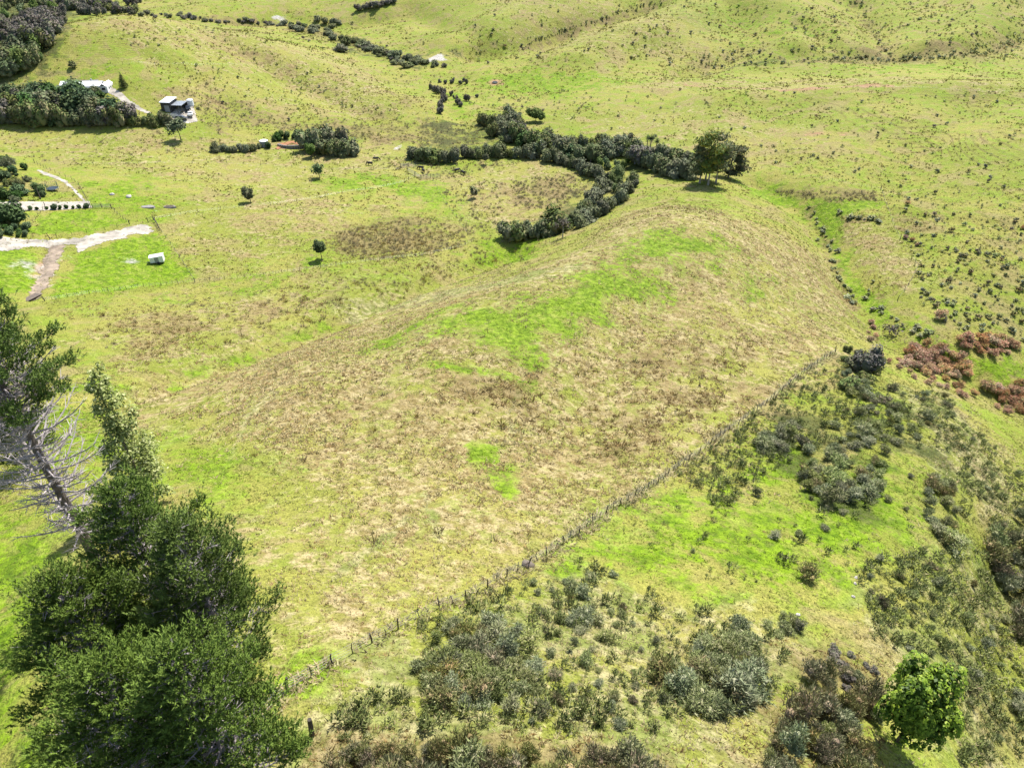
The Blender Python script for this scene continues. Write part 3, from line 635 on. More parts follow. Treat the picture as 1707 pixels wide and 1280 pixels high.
vr = part(ho, 'verandah_roof', Geo().box(-5.8,9.8,-7.2,-5.05,2.55,2.68), 'greyroof')
for x in (-5.5,-1.7,2.1,5.9,9.6): link('post', Geo().box(x-.08,x+.08,-7.1,-6.94,-2,2.548).mesh('post', M['white']), vr)
part(ho, 'deck', Geo().box(-5.9,9.9,-7.3,-4.51,-2,.05), 'wood')
sx_, sy_, sz_, sr_ = here(279, 187)
sh = thing('shed', 'charcoal farm shed with pale roof and open lean-to beside the white yard', 'shed', (sx_, sy_, sz_), -.12, .85)
part(sh, 'wall', Geo().box(-2.6,2.2,0,7,-1,4.4), 'darkwall')
part(sh, 'roof', Geo().poly([(-2.9,-.3,4.5),(2.5,-.3,4.5),(2.5,7.3,5.3),(-2.9,7.3,5.3),(-2.9,-.3,4.35),(2.5,-.3,4.35),(2.5,7.3,5.15),(-2.9,7.3,5.15)],[(0,1,2,3),(7,6,5,4),(0,4,5,1),(1,5,6,2),(2,6,7,3),(3,7,4,0)]), 'roofwhite')
part(sh, 'door', Geo().box(-.9,1.6,-.06,-.003,0,3), 'greywall')
part(sh, 'window', Geo().box(-2.2,-1.2,-.06,-.003,1.2,2.3), 'glass')
lt = part(sh, 'lean_to_roof', Geo().poly([(2.3,.8,3.0),(7.6,.8,3.0),(7.6,7,3.6),(2.3,7,3.6),(2.3,.8,2.86),(7.6,.8,2.86),(7.6,7,3.46),(2.3,7,3.46)],[(0,1,2,3),(7,6,5,4),(0,4,5,1),(1,5,6,2),(2,6,7,3),(3,7,4,0)]), 'greyroof')
for i in range(9): link('roof_rib', Geo().poly([(2.5+i*.6,.85,3.005),(2.56+i*.6,.85,3.005),(2.56+i*.6,6.9,3.6),(2.5+i*.6,6.9,3.6),(2.5+i*.6,.85,3.07),(2.56+i*.6,.85,3.07),(2.56+i*.6,6.9,3.66),(2.5+i*.6,6.9,3.66)],[(4,5,6,7),(0,1,5,4),(1,2,6,5),(3,0,4,7)]).mesh('roof_rib', M['roofwhite']), lt)
for x in (2.5,5.0,7.4): part(sh, 'post', Geo().box(x-.1,x+.1,1,1.2,-1,2.9), 'post')
part(sh, 'back_wall', Geo().box(2.3,7.5,6.6,6.8,-1,3.4), 'darkwall')
bf = thing('board_screen', 'white board screen standing in front of the charcoal shed', 'screen', (sx_+3.2, sy_-3.2, float(ground(sx_+3.2, sy_-3.2))), -.1)
for i in range(12): part(bf, 'board', Geo().box(-2.4+i*.4,-2.06+i*.4,-.02,.02,-.3,1.3), 'white')
for z in (.2,1.0): part(bf, 'rail', Geo().box(-2.4,2.35,.022,.07,z,z+.1), 'white')
def tank(name, u, v, r, h, mat, label):
    x, y, z, q = here(u, v); t = thing(name, label, 'tank', (x, y, z)); g = Geo(); g.disc((0,0,h/2-.3),r,h+.6,'z',24); part(t, 'wall', g, mat)
    g = Geo(); g.tube([(0,0,h+.003),(0,0,h+.25),(0,0,h+.45)],[r+.08,r*.75,r*.15],24); part(t, 'lid', g, 'roofwhite')
    for k in range(4): part(t, 'hoop', Geo().tube([(math.cos(a)*(r+.012),math.sin(a)*(r+.012),h*(k+.5)/4) for a in np.linspace(0,6.283,25)],.03,4,False), mat)
tank('water_tank', 318, 175, 1.3, 2.0, 'roofwhite', 'small white round water tank beside the shed yard')
tank('water_tank', 441, 244, 1.6, 2.2, 'greywall', 'grey round water tank with a pale lid among paddock shrubs')
# vehicles
def vehicle(name, kind, u, v, rz, col, label):
    x, y, z, r = here(u, v); t = thing(name, label, 'car' if kind == 'wagon' else 'pickup', (x, y, z+.08), rz)
    L = 2.35; prof = [(-L,.45),(-L,.95),(-1.35,1.02),(L-.1,1.0),(L,.5),(L-.1,.38),(-L+.1,.38)] if kind == 'pickup' else [(-L,.45),(-L+.05,1.0),(1.2,1.0),(L-.1,.9),(L,.5),(L-.1,.38),(-L+.1,.38)]
    def ext(pf, w, nm, mat, par=t, inset=0):
        n = len(pf); V = [(a, -w+(inset if b > 1.2 else 0), b) for a, b in pf]+[(a, w-(inset if b > 1.2 else 0), b) for a, b in pf]
        return link(nm, poly_mesh(nm, V, [tuple(range(n))[::-1], tuple(range(n, 2*n))]+[(i, (i+1) % n, n+(i+1) % n, n+i) for i in range(n)], M[mat]), par)
    bd = ext(prof, .9, 'body', col)
    cab = [(-.55,1.02),(-.4,1.6),(.7,1.6),(1.25,1.02)] if kind == 'pickup' else [(-2.2,1.005),(-2.0,1.65),(.5,1.65),(1.2,1.005)]
    cb = ext(cab, .82, 'cabin', col, t, .1)
    ws = [(cab[3][0]+.012, cab[3][1]+.06), (cab[2][0]+.02, cab[2][1]-.06)]
    link('windscreen', poly_mesh('windscreen', [(ws[0][0],-.72,ws[0][1]),(ws[0][0],.72,ws[0][1]),(ws[1][0],.66,ws[1][1]),(ws[1][0],-.66,ws[1][1])], [(0,1,2,3)], M['glass']), cb)
    for s in (-1, 1):
        link('side_window', poly_mesh('side_window', [(cab[0][0]+.2,s*.835,1.1),(cab[3][0]-.2,s*.835,1.1),(cab[2][0]-.05,s*.75,1.54),(cab[1][0]+.1,s*.75,1.54)], [(0,1,2,3)], M['glass']), cb)
        link('headlight', Geo().box(L-.08,L+.012,s*.62-.16,s*.62+.16,.66,.84).mesh('headlight', M['silver']), t)
        for wx in (-1.45, 1.45):
            wl = link('wheel', Geo().disc((wx,s*.82,.33),.36,.24,'y',14).mesh('wheel', M['rubber']), t); link('rim', Geo().disc((wx,s*.945,.33),.2,.02,'y',10).mesh('rim', M['silver']), wl)
    if kind == 'pickup': link('tray', Geo().box(-2.25,-.7,-.76,.76,1.022,1.05).mesh('tray', M['darkpaint']), t)
vehicle('pickup', 'pickup', 318, 193, -1.25, 'white', 'white pickup parked at the mouth of the white shed yard')
vehicle('station_wagon', 'wagon', 313, 183, -1.0, 'darkpaint', 'dark station wagon parked close to the lean-to of the shed')
vehicle('station_wagon', 'wagon', 303, 200, .1, 'silver', 'silver station wagon parked in front of the charcoal shed')
# white box trailer in the paddock
tx, ty, tz, tr = here(264, 438)
bt = thing('box_trailer', 'white boxy trailer with sloping roof standing in the lush paddock', 'trailer', (tx, ty, tz), .25, .95)
part(bt, 'body', Geo().poly([(-1.7,-1,.5),(1.7,-1,.5),(1.7,1,.5),(-1.7,1,.5),(-1.7,-1,2.0),(1.7,-1,2.3),(1.7,1,2.3),(-1.7,1,2.0)],[(3,2,1,0),(4,5,6,7),(0,1,5,4),(1,2,6,5),(2,3,7,6),(3,0,4,7)]), 'white')
part(bt, 'roof', Geo().poly([(-1.85,-1.1,2.02),(1.85,-1.1,2.34),(1.85,0,2.62),(-1.85,0,2.3),(-1.85,1.1,2.02),(1.85,1.1,2.34)],[(0,1,2,3),(3,2,5,4),(0,3,4),(1,5,2)]), 'roofwhite')
part(bt, 'door', Geo().box(-.5,.5,-1.04,-1.003,.62,1.9), 'greywall'); part(bt, 'drawbar', Geo().tube([(-1.6,0,.45),(-3.0,0,.4)],.06,6), 'wire'); part(bt, 'chassis', Geo().box(-1.6,1.6,-.8,.8,.38,.498), 'darkpaint')
for s in (-1, 1): part(bt, 'wheel', Geo().disc((.3,s*1.06,.32),.36,.2,'y',14), 'rubber')
# rocks, pads and a plank crossing
def rock(seed, nm, u, v, s, label, mat='rock', cat_='rock', grp=None):
    x, y, z, r = here(u, v); V, T = sph((0,0,0), (1,.8,.6), 9, 6); rng = np.random.default_rng(seed); V = V*(1+.22*rng.normal(size=(len(V), 1))*0.6)
    tag(link(nm, mk_mesh(nm, V, T, M[mat]), None, (x, y, z+.15*s), seed, s), label, cat_, grp)
rock(1,'boulder',187,325,.8,'low pale boulder in the lush paddock by the garden fence'); rock(2,'boulder',215,329,1.0,'larger white boulder standing alone in the lush paddock')
rock(3,'boulder',880,943,.6,'rusty brown boulder against the wire fence','wood')
for i,(u,v) in enumerate([(1427,963),(1425,973),(1422,995),(1330,1025),(1352,958)]): rock(10+i,'stone',u,v,.22,'small white stone lying on the gorse slope','rock','stone','white stones on the gorse slope')
def pad(u, v, w, d, label, seed):
    x, y, z, r = here(u, v); g = Geo(); n = 12; rng = random.Random(seed)
    ring = [(math.cos(i*6.283/n)*w*rng.uniform(.85,1.1), math.sin(i*6.283/n)*d*rng.uniform(.85,1.1)) for i in range(n)]
    g.poly([(a, b, .35) for a, b in ring]+[(a*1.1, b*1.1, -.4) for a, b in ring], [tuple(range(n))]+[(i, n+i, n+(i+1) % n, (i+1) % n) for i in range(n)])
    return x, y, z, tag(link('concrete_pad', g.mesh('concrete_pad', M['concrete']), None, (x, y, z)), label, 'slab')
pad(247,346,2.0,1.1,'flat grey concrete pad in the lush grass',1)
x, y, z, _ = pad(283,346,1.8,1.1,'concrete pad carrying a heap of brown boards',2)
bo = thing('board_heap', 'heap of brown weathered boards on a concrete pad', 'boards', (x, y, z+.36), .2)
for i in range(7): part(bo, 'board', Geo().box(-1.6+.1*i,1.5-.12*i,-.7+.2*i,-.53+.2*i,.06*(i%3),.05+.06*(i%3)), 'wood')
x, y, z, _ = here(48, 500); pc = thing('plank_crossing', 'grey plank crossing over the clay drain by the pines', 'footbridge', (x, y, z+.25), 1.2)
for i in range(9): part(pc, 'plank', Geo().box(-2.6+i*.58,-2.06+i*.58,-.9,.9,0,.07), 'wood')
for s in (-.7,.7): part(pc, 'bearer', Geo().box(-2.7,2.7,s-.08,s+.08,-.2,-.003), 'post')
x, y, z, _ = here(486, 247); rw = thing('retaining_wall', 'low pale curved wall beneath the orange clay bank', 'wall', (x, y, z))
for i in range(14):
    a = math.pi*(.15+.7*i/13); c = Vector((math.cos(a)*6, 3-math.sin(a)*4, 0)); g = Geo(); g.box(-.5,.5,-.25,.25,-.4,1.3); b = part(rw, 'block', g, 'concrete'); b.location = c; b.rotation_euler = (0, 0, a+math.pi/2)
x, y, z, _ = here(825, 139); tr = thing('water_trough', 'round concrete water trough in trampled soil on the green flat', 'trough', (x, y, z))
g = Geo(); n = 20
g.poly([(math.cos(i*6.283/n)*q, math.sin(i*6.283/n)*q, h) for q, h in ((1.5,-.2),(1.5,.7),(1.3,.7),(1.3,.3)) for i in range(n)], [(k*n+i, k*n+(i+1)%n, (k+1)*n+(i+1)%n, (k+1)*n+i) for k in range(3) for i in range(n)]); part(tr, 'rim', g, 'concrete')
part(tr, 'water', Geo().disc((0,0,.5),1.3,.02,'z',20), 'glass')
# trampoline in the garden
x, y, z, _ = here(89, 318); tp = thing('trampoline', 'green netted trampoline on the garden lawn', 'trampoline', (x, y, z))
part(tp, 'mat', Geo().disc((0,0,.8),1.5,.04,'z',18), 'darkpaint'); part(tp, 'frame', Geo().tube([(math.cos(a)*1.65,math.sin(a)*1.65,.8) for a in np.linspace(0,6.283,19)],.06,5,False), 'rail')
for k in range(6):
    a = k*math.pi/3; part(tp, 'leg', Geo().tube([(math.cos(a)*1.7,math.sin(a)*1.7,-.1),(math.cos(a)*1.7,math.sin(a)*1.7,2.6)],.04,5), 'rail')
for k in range(18):
    a = k*math.pi/9; part(tp, 'net_strip', Geo().tube([(math.cos(a)*1.6,math.sin(a)*1.6,.85),(math.cos(a)*1.6,math.sin(a)*1.6,2.5)],.035,4), 'net')
# ---------------------------------------------------------------- fences
def post_mesh(r, h, seed):
    rng = random.Random(seed); g = Geo(); g.tube([(0,0,-.4),(rng.uniform(-.03,.03),rng.uniform(-.03,.03),h*.6),(rng.uniform(-.07,.07),rng.uniform(-.07,.07),h)],[r*1.05,r,r*.85],7); return g.mesh('post', M['post'])
PM = [post_mesh(.055,1.15,i) for i in range(5)]; SM = [post_mesh(.09,1.4,i) for i in range(3)]; BM = [post_mesh(.035,1.05,i) for i in range(3)]
def fence(label, pts_px, step, batten=0, strands=4, tilt=.05, strainers=(), group=None, scale=1.0, hs=(.3,.55,.8,1.05), tops='wire'):
    rng = random.Random(len(label)*7+len(pts_px)); p, r = castpts(pts_px); W3 = along(p, step); zz = ground(W3[:,0], W3[:,1])
    t = thing('post_and_wire_fence', label, 'fence', (W3[0,0], W3[0,1], zz[0]), 0, 1, group); o = np.array([W3[0,0], W3[0,1], zz[0]])
    loc = np.stack([W3[:,0], W3[:,1], zz], -1)-o
    for i, q in enumerate(loc):
        ms = SM if i in (0, len(loc)-1) or i in strainers else PM
        b = link('post', rng.choice(ms), t, q, rng.uniform(0, 6.28), (scale, scale, scale*rng.uniform(.9, 1.1))); b.rotation_euler = (rng.gauss(0, tilt), rng.gauss(0, tilt), rng.uniform(0, 6.28))
        if batten and i < len(loc)-1:
            for k in range(batten):
                f = (k+1)/(batten+1); w = q+(loc[i+1]-q)*f; w[2] = float(ground(w[0]+o[0], w[1]+o[1]))-o[2]
                b = link('batten', rng.choice(BM), t, w); b.rotation_euler = (rng.gauss(0, tilt*1.5), rng.gauss(0, tilt*1.5), rng.uniform(0, 6.28))
    for h in hs[:strands]: link('wire', Geo().tube([(q[0], q[1], q[2]+h*scale+rng.uniform(-.03,.03)) for q in loc], 0.006 if len(loc) < 36 else .007, 3, False).mesh('wire', M['wire']), t)
    return t
MAINF = [(395,1240),(445,1187),(480,1152),(555,1107),(620,1071),(664,1048),(733,1013),(777,998),(845,960),(880,943),(940,905),(1010,855),(1080,815),(1130,780),(1215,718),(1290,662),(1340,622),(1392,588)]
fence('leaning post and wire fence running down the hill between tan paddock and gorse', MAINF, 3.0, 1, 4, .08, (2,))
x, y, z, _ = here(520, 1227); sp = tag(link('strainer_post', post_mesh(.14, 1.8, 9), None, (x, y, z), .3), 'lone thick weathered post standing in grass below the wire fence', 'post'); sp.rotation_euler = (.05, .12, .2)
fence('post and wire fence along the lower edge of the trailer paddock', [(75,502),(150,490),(240,478),(325,471),(375,466),(440,460),(500,451),(535,447),(610,437),(700,427),(770,412),(790,402)], 4.2, 2, 3, .05)
fence('straight wire fence on the trailer paddock side facing the rushes', [(256,367),(277,397),(300,430),(325,470)], 4.2, 0, 4)
fence('wire fence crossing the open pasture above the trailer paddock', [(258,366),(285,361),(330,354),(368,350),(412,346),(451,342),(495,336),(529,331),(571,322),(610,317),(645,311),(674,304),(692,294)], 7.0, 0, 3)
fence('long wire fence on the upper pasture from garden to cattle yard', [(58,272),(156,275),(211,274),(263,273),(321,273),(379,274),(435,276),(487,280),(509,281),(555,283),(590,284),(623,284),(666,283)], 9.0, 0, 3)
fence('wire fence dropping from the cattle yard to the rush hollow', [(722,301),(729,316),(740,335),(750,350),(761,362),(773,382),(787,402)], 5.0, 0, 3)
fence('garden fence of close posts beside the mown lawn', [(58,272),(68,277),(78,282),(100,292),(120,300),(131,308),(141,326),(152,346)], 3.0, 0, 4)
fence('short fence from the pipe gate along the small green paddock', [(187,349),(196,358),(206,366),(216,374)], 2.6, 0, 4)
fence('wire fence between the small green paddock and the gravel track', [(216,374),(175,384),(145,388),(95,397),(84,400)], 4.5, 0, 3)
fence('fence on the garden side of the small green paddock', [(75,345),(68,355),(60,366),(52,378)], 3.0, 0, 3)
fence('wire fence above the lush gully by the gum trees', [(1240,277),(1300,286),(1370,299),(1420,309),(1468,317)], 3.6, 0, 3)
fence('wire fence crossing the lush gully toward the scrubby hillside', [(1468,317),(1474,335),(1480,352),(1490,378),(1500,400)], 4.0, 0, 3)
fence('crooked wire fence over the tan spur beyond the lush gully', [(1520,432),(1530,445),(1520,465),(1508,485),(1496,500)], 3.2, 0, 3, .12)
fence('wire fence over the crest of the tan knoll', [(1018,347),(1040,343),(1062,340),(1095,334)], 4.0, 0, 3)
fence('wire fence along the hill shoulder behind the house', [(60,152),(110,140),(150,124),(205,108),(260,109),(330,110),(430,114)], 7.0, 0, 3)
fence('wire fence beside the track on the long bare ridge', [(1120,147),(1220,150),(1310,152),(1370,148),(1475,146),(1600,151),(1700,153)], 12.0, 0, 2)
fence('wire fence along the foot of the far hills by the green flat', [(790,122),(870,127),(960,129),(1050,131),(1120,135)], 11.0, 0, 2)
fence('wire fence on the flank of the scrubby far shoulder', [(560,160),(600,150),(650,148),(700,140)], 11.0, 0, 2)
fence('wire fence following the stream hedge on the pasture side', [(900,200),(915,210),(950,218),(985,228),(1005,230)], 6.0, 0, 3)
def rails(name, label, cat_, pts_px, h, n, step, mat='rail'):
    p, r = castpts(pts_px); W3 = along(p, step); zz = ground(W3[:,0], W3[:,1]); o = np.array([W3[0,0], W3[0,1], zz[0]]); t = thing(name, label, cat_, tuple(o)); loc = np.stack([W3[:,0], W3[:,1], zz], -1)-o
    for q in loc: link('post', Geo().tube([(0,0,-.3),(0,0,h+.15)],.09,7).mesh('post', M['post']), t, q)
    for k in range(n): link('rail', Geo().tube([(q[0], q[1], q[2]+h*(k+1)/n) for q in loc], .045, 5).mesh('rail', M[mat]), t)
rails('stockyard_rails', 'pale steel rails on the front of the cattle yard', 'stockyard', [(680,287),(692,293),(702,299),(718,297),(734,297)], 1.5, 5, 3.5)
rails('stockyard_rails', 'pale steel rails at the back of the cattle yard', 'stockyard', [(668,280),(682,278),(697,281)], 1.5, 5, 3.5)
rails('stockyard_rails', 'wooden side rails beside cattle drinking at the yard', 'stockyard', [(742,281),(756,284),(768,290),(782,294)], 1.3, 4, 3.5, 'wood')
rails('pipe_gate', 'wide pale pipe gate at the end of the white garden path', 'gate', [(155,347),(170,347),(186,347)], 1.2, 5, 2.6)
rails('wooden_rails', 'short wooden rail fence at the top of the gravel track', 'fence', [(247,371),(256,367),(262,375),(267,385)], 1.2, 3, 2.4, 'wood')
# ---------------------------------------------------------------- cattle
def cow_mesh(graze):
    g = Geo(); g.tube([(-1.05,0,1.15),(-.95,0,1.1),(-.4,0,1.0),(.2,0,1.0),(.7,0,1.08),(.95,0,1.12)],[.16,.33,.40,.40,.34,.2],10)
    hd = [(.85,0,1.15),(1.2,0,.95 if graze else 1.35),(1.45,0,.5 if graze else 1.5),(1.6,0,.2 if graze else 1.4),(1.72,0,.08 if graze else 1.25)]
    g.tube(hd, [.26,.19,.17,.14,.09], 8)
    for sx in (-.8,.65):
        for sy in (-.2,.2): g.tube([(sx,sy,1.0),(sx+.05,sy,.62),(sx-.02,sy,.35),(sx,sy,0)],[.17,.11,.07,.075],6)
    e = hd[2]
    for sy in (-1,1): g.tube([(e[0]-.05,sy*.12,e[2]+.1),(e[0]-.1,sy*.34,e[2]+.08)],[.07,.02],5)
    g.tube([(-1.1,0,1.2),(-1.2,0,.9),(-1.2,0,.45)],[.04,.025,.05],5)
    return g.mesh('cow', M['cow'])
CM = [cow_mesh(True), cow_mesh(False)]
for i,(u,v,rz,gz_,lb) in enumerate([(617,276,3.0,0,'black cow standing by the long pasture fence'),(627,268,.1,0,'black cow grazing beside a pale bare patch'),(702,283,2.8,0,'black cow at the back rails of the cattle yard'),(706,288,-1.2,1,'black cow standing inside the cattle yard'),(762,287,.6,0,'black cow grazing by the wooden side rails'),(772,291,-1.0,1,'black cow with raised head by the wooden side rails')]):
    x, y, z, _ = here(u, v); tag(link('cow', CM[gz_], None, (x, y, z), rz, 1.05), lb, 'cow', None)
# ---------------------------------------------------------------- foreground trees
def plant(name, label, catg, x, y, z, meshes, rz=0, sc=1, group=None):
    t = thing(name, label, catg, (x, y, z), rz, sc, group)
    for nm, me in meshes: link(nm, me, t)
    return t
for (u, v, h, R, sd, dd, lb) in [
   (190,810,15.5,4.0,11,.40,'tall broad pine with grey inner twigs, standing below the poplar'),
   (285,870,14.0,3.6,12,.25,'dark green pine spreading over the tan grass beside the wire fence end'),
   (290,1080,12.5,3.0,13,.50,'pine with a bright green top and bare silvery lower limbs'),
   (95,960,12.5,3.9,14,.30,'shaded pine on the grassy side away from the fence'),
   (150,1110,12.0,3.9,15,.40,'shorter pine filling the gap under the tall broad pine'),
   (-35,625,14.0,3.6,16,.25,'dark pine standing behind the old dead-limbed pine')]:
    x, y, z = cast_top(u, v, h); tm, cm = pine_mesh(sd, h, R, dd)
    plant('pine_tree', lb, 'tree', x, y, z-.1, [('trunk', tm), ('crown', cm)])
# old pine: bare dead limbs below, living crown at the very top
x, y, z, _ = here(176, 965); h = height_for(x, y, z, 520)
rr = random.Random(5); g = Geo(); g.tube([(0,0,-.3),(.1,0,h*.25),(-.1,.1,h*.5),(.1,0,h*.75),(0,0,h)], [.42,.36,.28,.19,.05], 9)
op = thing('old_pine', 'old pine with bare grey trunk, dead white limbs and ragged green top', 'tree', (x, y, z)); link('trunk', g.mesh('trunk', M['bark']), op)
for i in range(120):
    f = .22+.62*i/120; a = i*2.4+rr.uniform(-.4,.4); L = rr.uniform(1.2,4.0)*(1.15-.5*abs(f-.55)); p = Vector((0,0,h*f)); d = Vector((math.cos(a), math.sin(a), 0)); s = Vector((-d.y, d.x, 0))
    pt = lambda t: p+d*L*t+s*.25*L*t*t*math.sin(i)+Vector((0,0,L*(.45*t*t-.12*t*math.cos(i*3))))
    g = Geo(); g.tube([pt(0), pt(.4), pt(.75), pt(1)], [.085,.062,.042,.016], 5)
    for k in range(18):
        t = rr.uniform(.2,.95); q = pt(t); g.tube([q, q+s*rr.uniform(-.9,.9)+d*rr.uniform(.1,.7)+Vector((0,0,rr.uniform(-.1,.6)))], [.032,.012], 3, False)
    link('dead_limb', g.mesh('dead_limb', M['deadlimb']), op)
tm, cm = pine_mesh(21, 8.5, 4.6, .25, .05, 11)
link('crown', cm, op, (0,0,h-8.1)); link('crown_limbs', tm, op, (0,0,h-8.1))
# poplar
x, y, z, _ = here(250, 835); h = height_for(x, y, z, 618); print('poplar h', h)
rp = random.Random(2); lo = []
for i in range(46):
    f = .08+.90*(i/45); R_ = 3.2*(1-.85*abs(f-.32)**.9); a = i*2.4; q = R_*rp.uniform(.2,.75); lo.append((math.cos(a)*q, math.sin(a)*q, h*f, R_*rp.uniform(.28,.5), R_*rp.uniform(.28,.5), h*rp.uniform(.05,.09)))
plant('poplar_tree', 'slim upright poplar with silvery green leaves beside the pines', 'tree', x, y, z, [('trunk', trunk_mesh('trunk', 3, h*.95, .2, limbs=14, lo=.1, spread=.10)), ('crown', foliage('crown', 5, lo, 9000, .15, M['poplar'], shell=.25, core=0, up=.6))])
# bright round broadleaf tree
x, y, z, _ = here(1498, 1238); h = height_for(x, y, z, 1108); print('round tree h', h)
rw_ = 50*np.linalg.norm([x, y, z+h*.6-CZ])/F
lo = lobes_dome(4, 18, rw_, rw_, h, h*.14, .72, .36)
rng = np.random.default_rng(3); P = []; D = []
for i in range(1900):
    k = lo[rng.integers(len(lo))]; d = unit(rng.normal(size=3)); d[2] = abs(d[2])-.25; d = unit(d); c = np.array(k[:3])+d*np.array(k[3:])*rng.uniform(.86, 1.04)
    P.append(c); D.append(d)
P = np.array(P); D = np.array(D); nn = 9; Pr = np.repeat(P, nn, 0); az = rng.random(len(Pr))*6.283; Dr = np.repeat(unit(D+np.array([0,0,.5])), nn, 0)
S = unit(np.cross(Dr, rng.normal(size=Dr.shape))); V1, T1 = leaves(Pr+S*.12, Dr+S*.55, rng.uniform(.09,.145,len(Pr)), .5, rng)
q1 = np.repeat(np.clip(np.repeat(rng.random(len(P)), nn)*.7+rng.random(len(Pr))*.35, 0, 1), 4)
parts = [(V1, T1, q1)]
li = foliage('inner', 9, [(a, b, c, d*.8, e*.8, f*.8) for a, b, c, d, e, f in lo], 2600, .2, M['bright'], core=0, shell=.2); nv = len(li.vertices); vv = np.empty(nv*3, np.float32); li.vertices.foreach_get('co', vv); tt = np.empty(len(li.polygons)*3, np.int32); li.polygons.foreach_get('vertices', tt); parts.append((vv.reshape(-1, 3), tt.reshape(-1, 3), .05)); bpy.data.meshes.remove(li)  # inner leaves get a near-darkest tint, painting the shade inside the crown
V1, T1, q1 = cat(parts)
plant('broadleaf_tree', 'round glossy bright green broadleaf tree among the scrub', 'tree', x, y, z, [('trunk', trunk_mesh('trunk', 8, h*.55, .22, limbs=7, lo=.4, spread=.4)), ('crown', mk_mesh('crown', V1, T1, M['bright'], {'tint': ('FLOAT', q1)}))])
# ---------------------------------------------------------------- single paddock trees (base u, v, top v, crown width in pixels)
def dome_tree(nm, label, u, v, vt, wpx, mat, seed, clear=.22, n=1100, sparse=False, group=None, bark='bark', style='leaf'):
    x, y, z, r = here(u, v); h = height_for(x, y, z, vt); w = wpx*r/F/2
    lo = lobes_dome(seed, 7, w, w, h, h*clear, .6, .5)
    return plant(nm, label, 'tree', x, y, z, [('trunk', trunk_mesh('trunk', seed, h*(.8 if sparse else .6), max(.12, h*.022), limbs=10 if sparse else 6, mat=bark, spread=.3)),
        ('crown', foliage('crown', seed, lo, n, max(.12, .06*w+.0006*r), mat, style=style, shell=.3 if sparse else .7, core=0 if sparse else .72))], seed)
dome_tree('paddock_tree','dark round tree with a bare stem at the rush hollow edge',537,433,400,25,M['garden'],31,.3)
dome_tree('paddock_tree','small dark tree inside a low guard in open pasture',418,337,313,19,M['native'],32,.2)
dome_tree('paddock_tree','small feathery tree on the long pasture fence',533,297,271,20,M['garden'],33,.2,700,True)
dome_tree('paddock_tree','small yellow-green tree in front of the dark shrub clump',520,262,240,17,M['palegreen'],34,.15,700)
dome_tree('paddock_tree','small brown-green bushy tree alone on the dry slope',790,330,309,14,M['manuka'],35,.1,600)
dome_tree('paddock_tree','tiny tree in front of the stream hedge',810,274,256,11,M['native'],36,.25,400)
dome_tree('paddock_tree','sparse grey-leaved tree below the shed yard',302,234,196,28,M['shelter'],37,.25,1100,True)
dome_tree('bare_tree','bare grey tree leaning out of the stream hedge',938,396,358,30,M['greybush'],38,.3,260,True,bark='greybark')
dome_tree('paddock_tree','rounded tree with a pale top beyond the stream hedge',893,203,177,32,M['palegreen'],39,.1,900)
dome_tree('paddock_tree','small round tree on the shoulder behind the house',122,114,103,13,M['native'],40,.15,400)
# conifer by the house
x, y, z, r = here(207, 147); h = height_for(x, y, z, 123); lo = [(0,0,h*(.12+.85*i/7),h*.32*(1-.88*i/7),h*.32*(1-.88*i/7),h*.11) for i in range(8)]
plant('conifer', 'dark conical conifer beside the house driveway', 'tree', x, y, z, [('trunk', trunk_mesh('trunk', 4, h*.9, .2, limbs=0)), ('crown', foliage('crown', 6, lo, 900, .28, M['native'], 'spike'))])
# gum trees
for i,(u,v,vt,wpx,lb) in enumerate([(1166,306,246,34,'slender pale-stemmed gum on the hedge side of the gum clump'),(1180,309,226,44,'tall central gum of the clump with rusty green crown'),(1193,306,230,42,'tall gum with a forked pale trunk in the gum clump'),(1176,300,252,36,'shorter gum tucked behind the tall central gum'),(1214,296,248,40,'dense dark gum on the gully side of the clump')]):
    x, y, z, r = here(u, v); h = height_for(x, y, z, vt); w = 1.25*wpx*r/F/2; rr = random.Random(60+i); cl = .12 if i == 4 else .27
    lo = [(rr.uniform(-.5,.5)*w, rr.uniform(-.5,.5)*w, h*(cl+.05+(.90-cl)*k/6), w*rr.uniform(.45,.7), w*rr.uniform(.45,.7), h*.12) for k in range(7)]
    plant('gum_tree', lb, 'tree', x, y, z, [('trunk', trunk_mesh('trunk', 60+i, h*.86, .30, mat='gumbark', limbs=9, lo=.3, spread=.2, lean=.08)), ('crown', foliage('crown', 60+i, lo, 2600, .34, M['gum'], shell=.4, core=.6))], i)
# ---------------------------------------------------------------- shared bush shapes, one metre high and wide, scaled for each plant
def variants(nm, mat, n, k, style, leaf, seed, core=.72, shell=.75, base=0, asp=.6, up=.25):
    return [foliage(nm, seed+i, lobes_dome(seed+i, 5+i % 3, .5, .5, 1.0, base, .55, .5), n, leaf, mat, style, core=core, shell=shell, asp=asp, up=up) for i in range(k)]
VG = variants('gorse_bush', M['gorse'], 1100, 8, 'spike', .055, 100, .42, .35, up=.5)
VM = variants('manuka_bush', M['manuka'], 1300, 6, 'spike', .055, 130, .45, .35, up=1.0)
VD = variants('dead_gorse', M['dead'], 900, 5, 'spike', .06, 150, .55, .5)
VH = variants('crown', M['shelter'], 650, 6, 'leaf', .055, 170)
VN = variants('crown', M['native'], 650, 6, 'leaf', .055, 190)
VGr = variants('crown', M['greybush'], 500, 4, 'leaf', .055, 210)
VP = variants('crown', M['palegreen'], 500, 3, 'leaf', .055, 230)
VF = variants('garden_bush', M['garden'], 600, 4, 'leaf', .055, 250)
VS = variants('scrub_bush', M['gorse'], 70, 4, 'leaf', .13, 270, .5, .4)
VSg = variants('scrub_bush', M['manuka'], 70, 3, 'leaf', .13, 280, .5, .4)
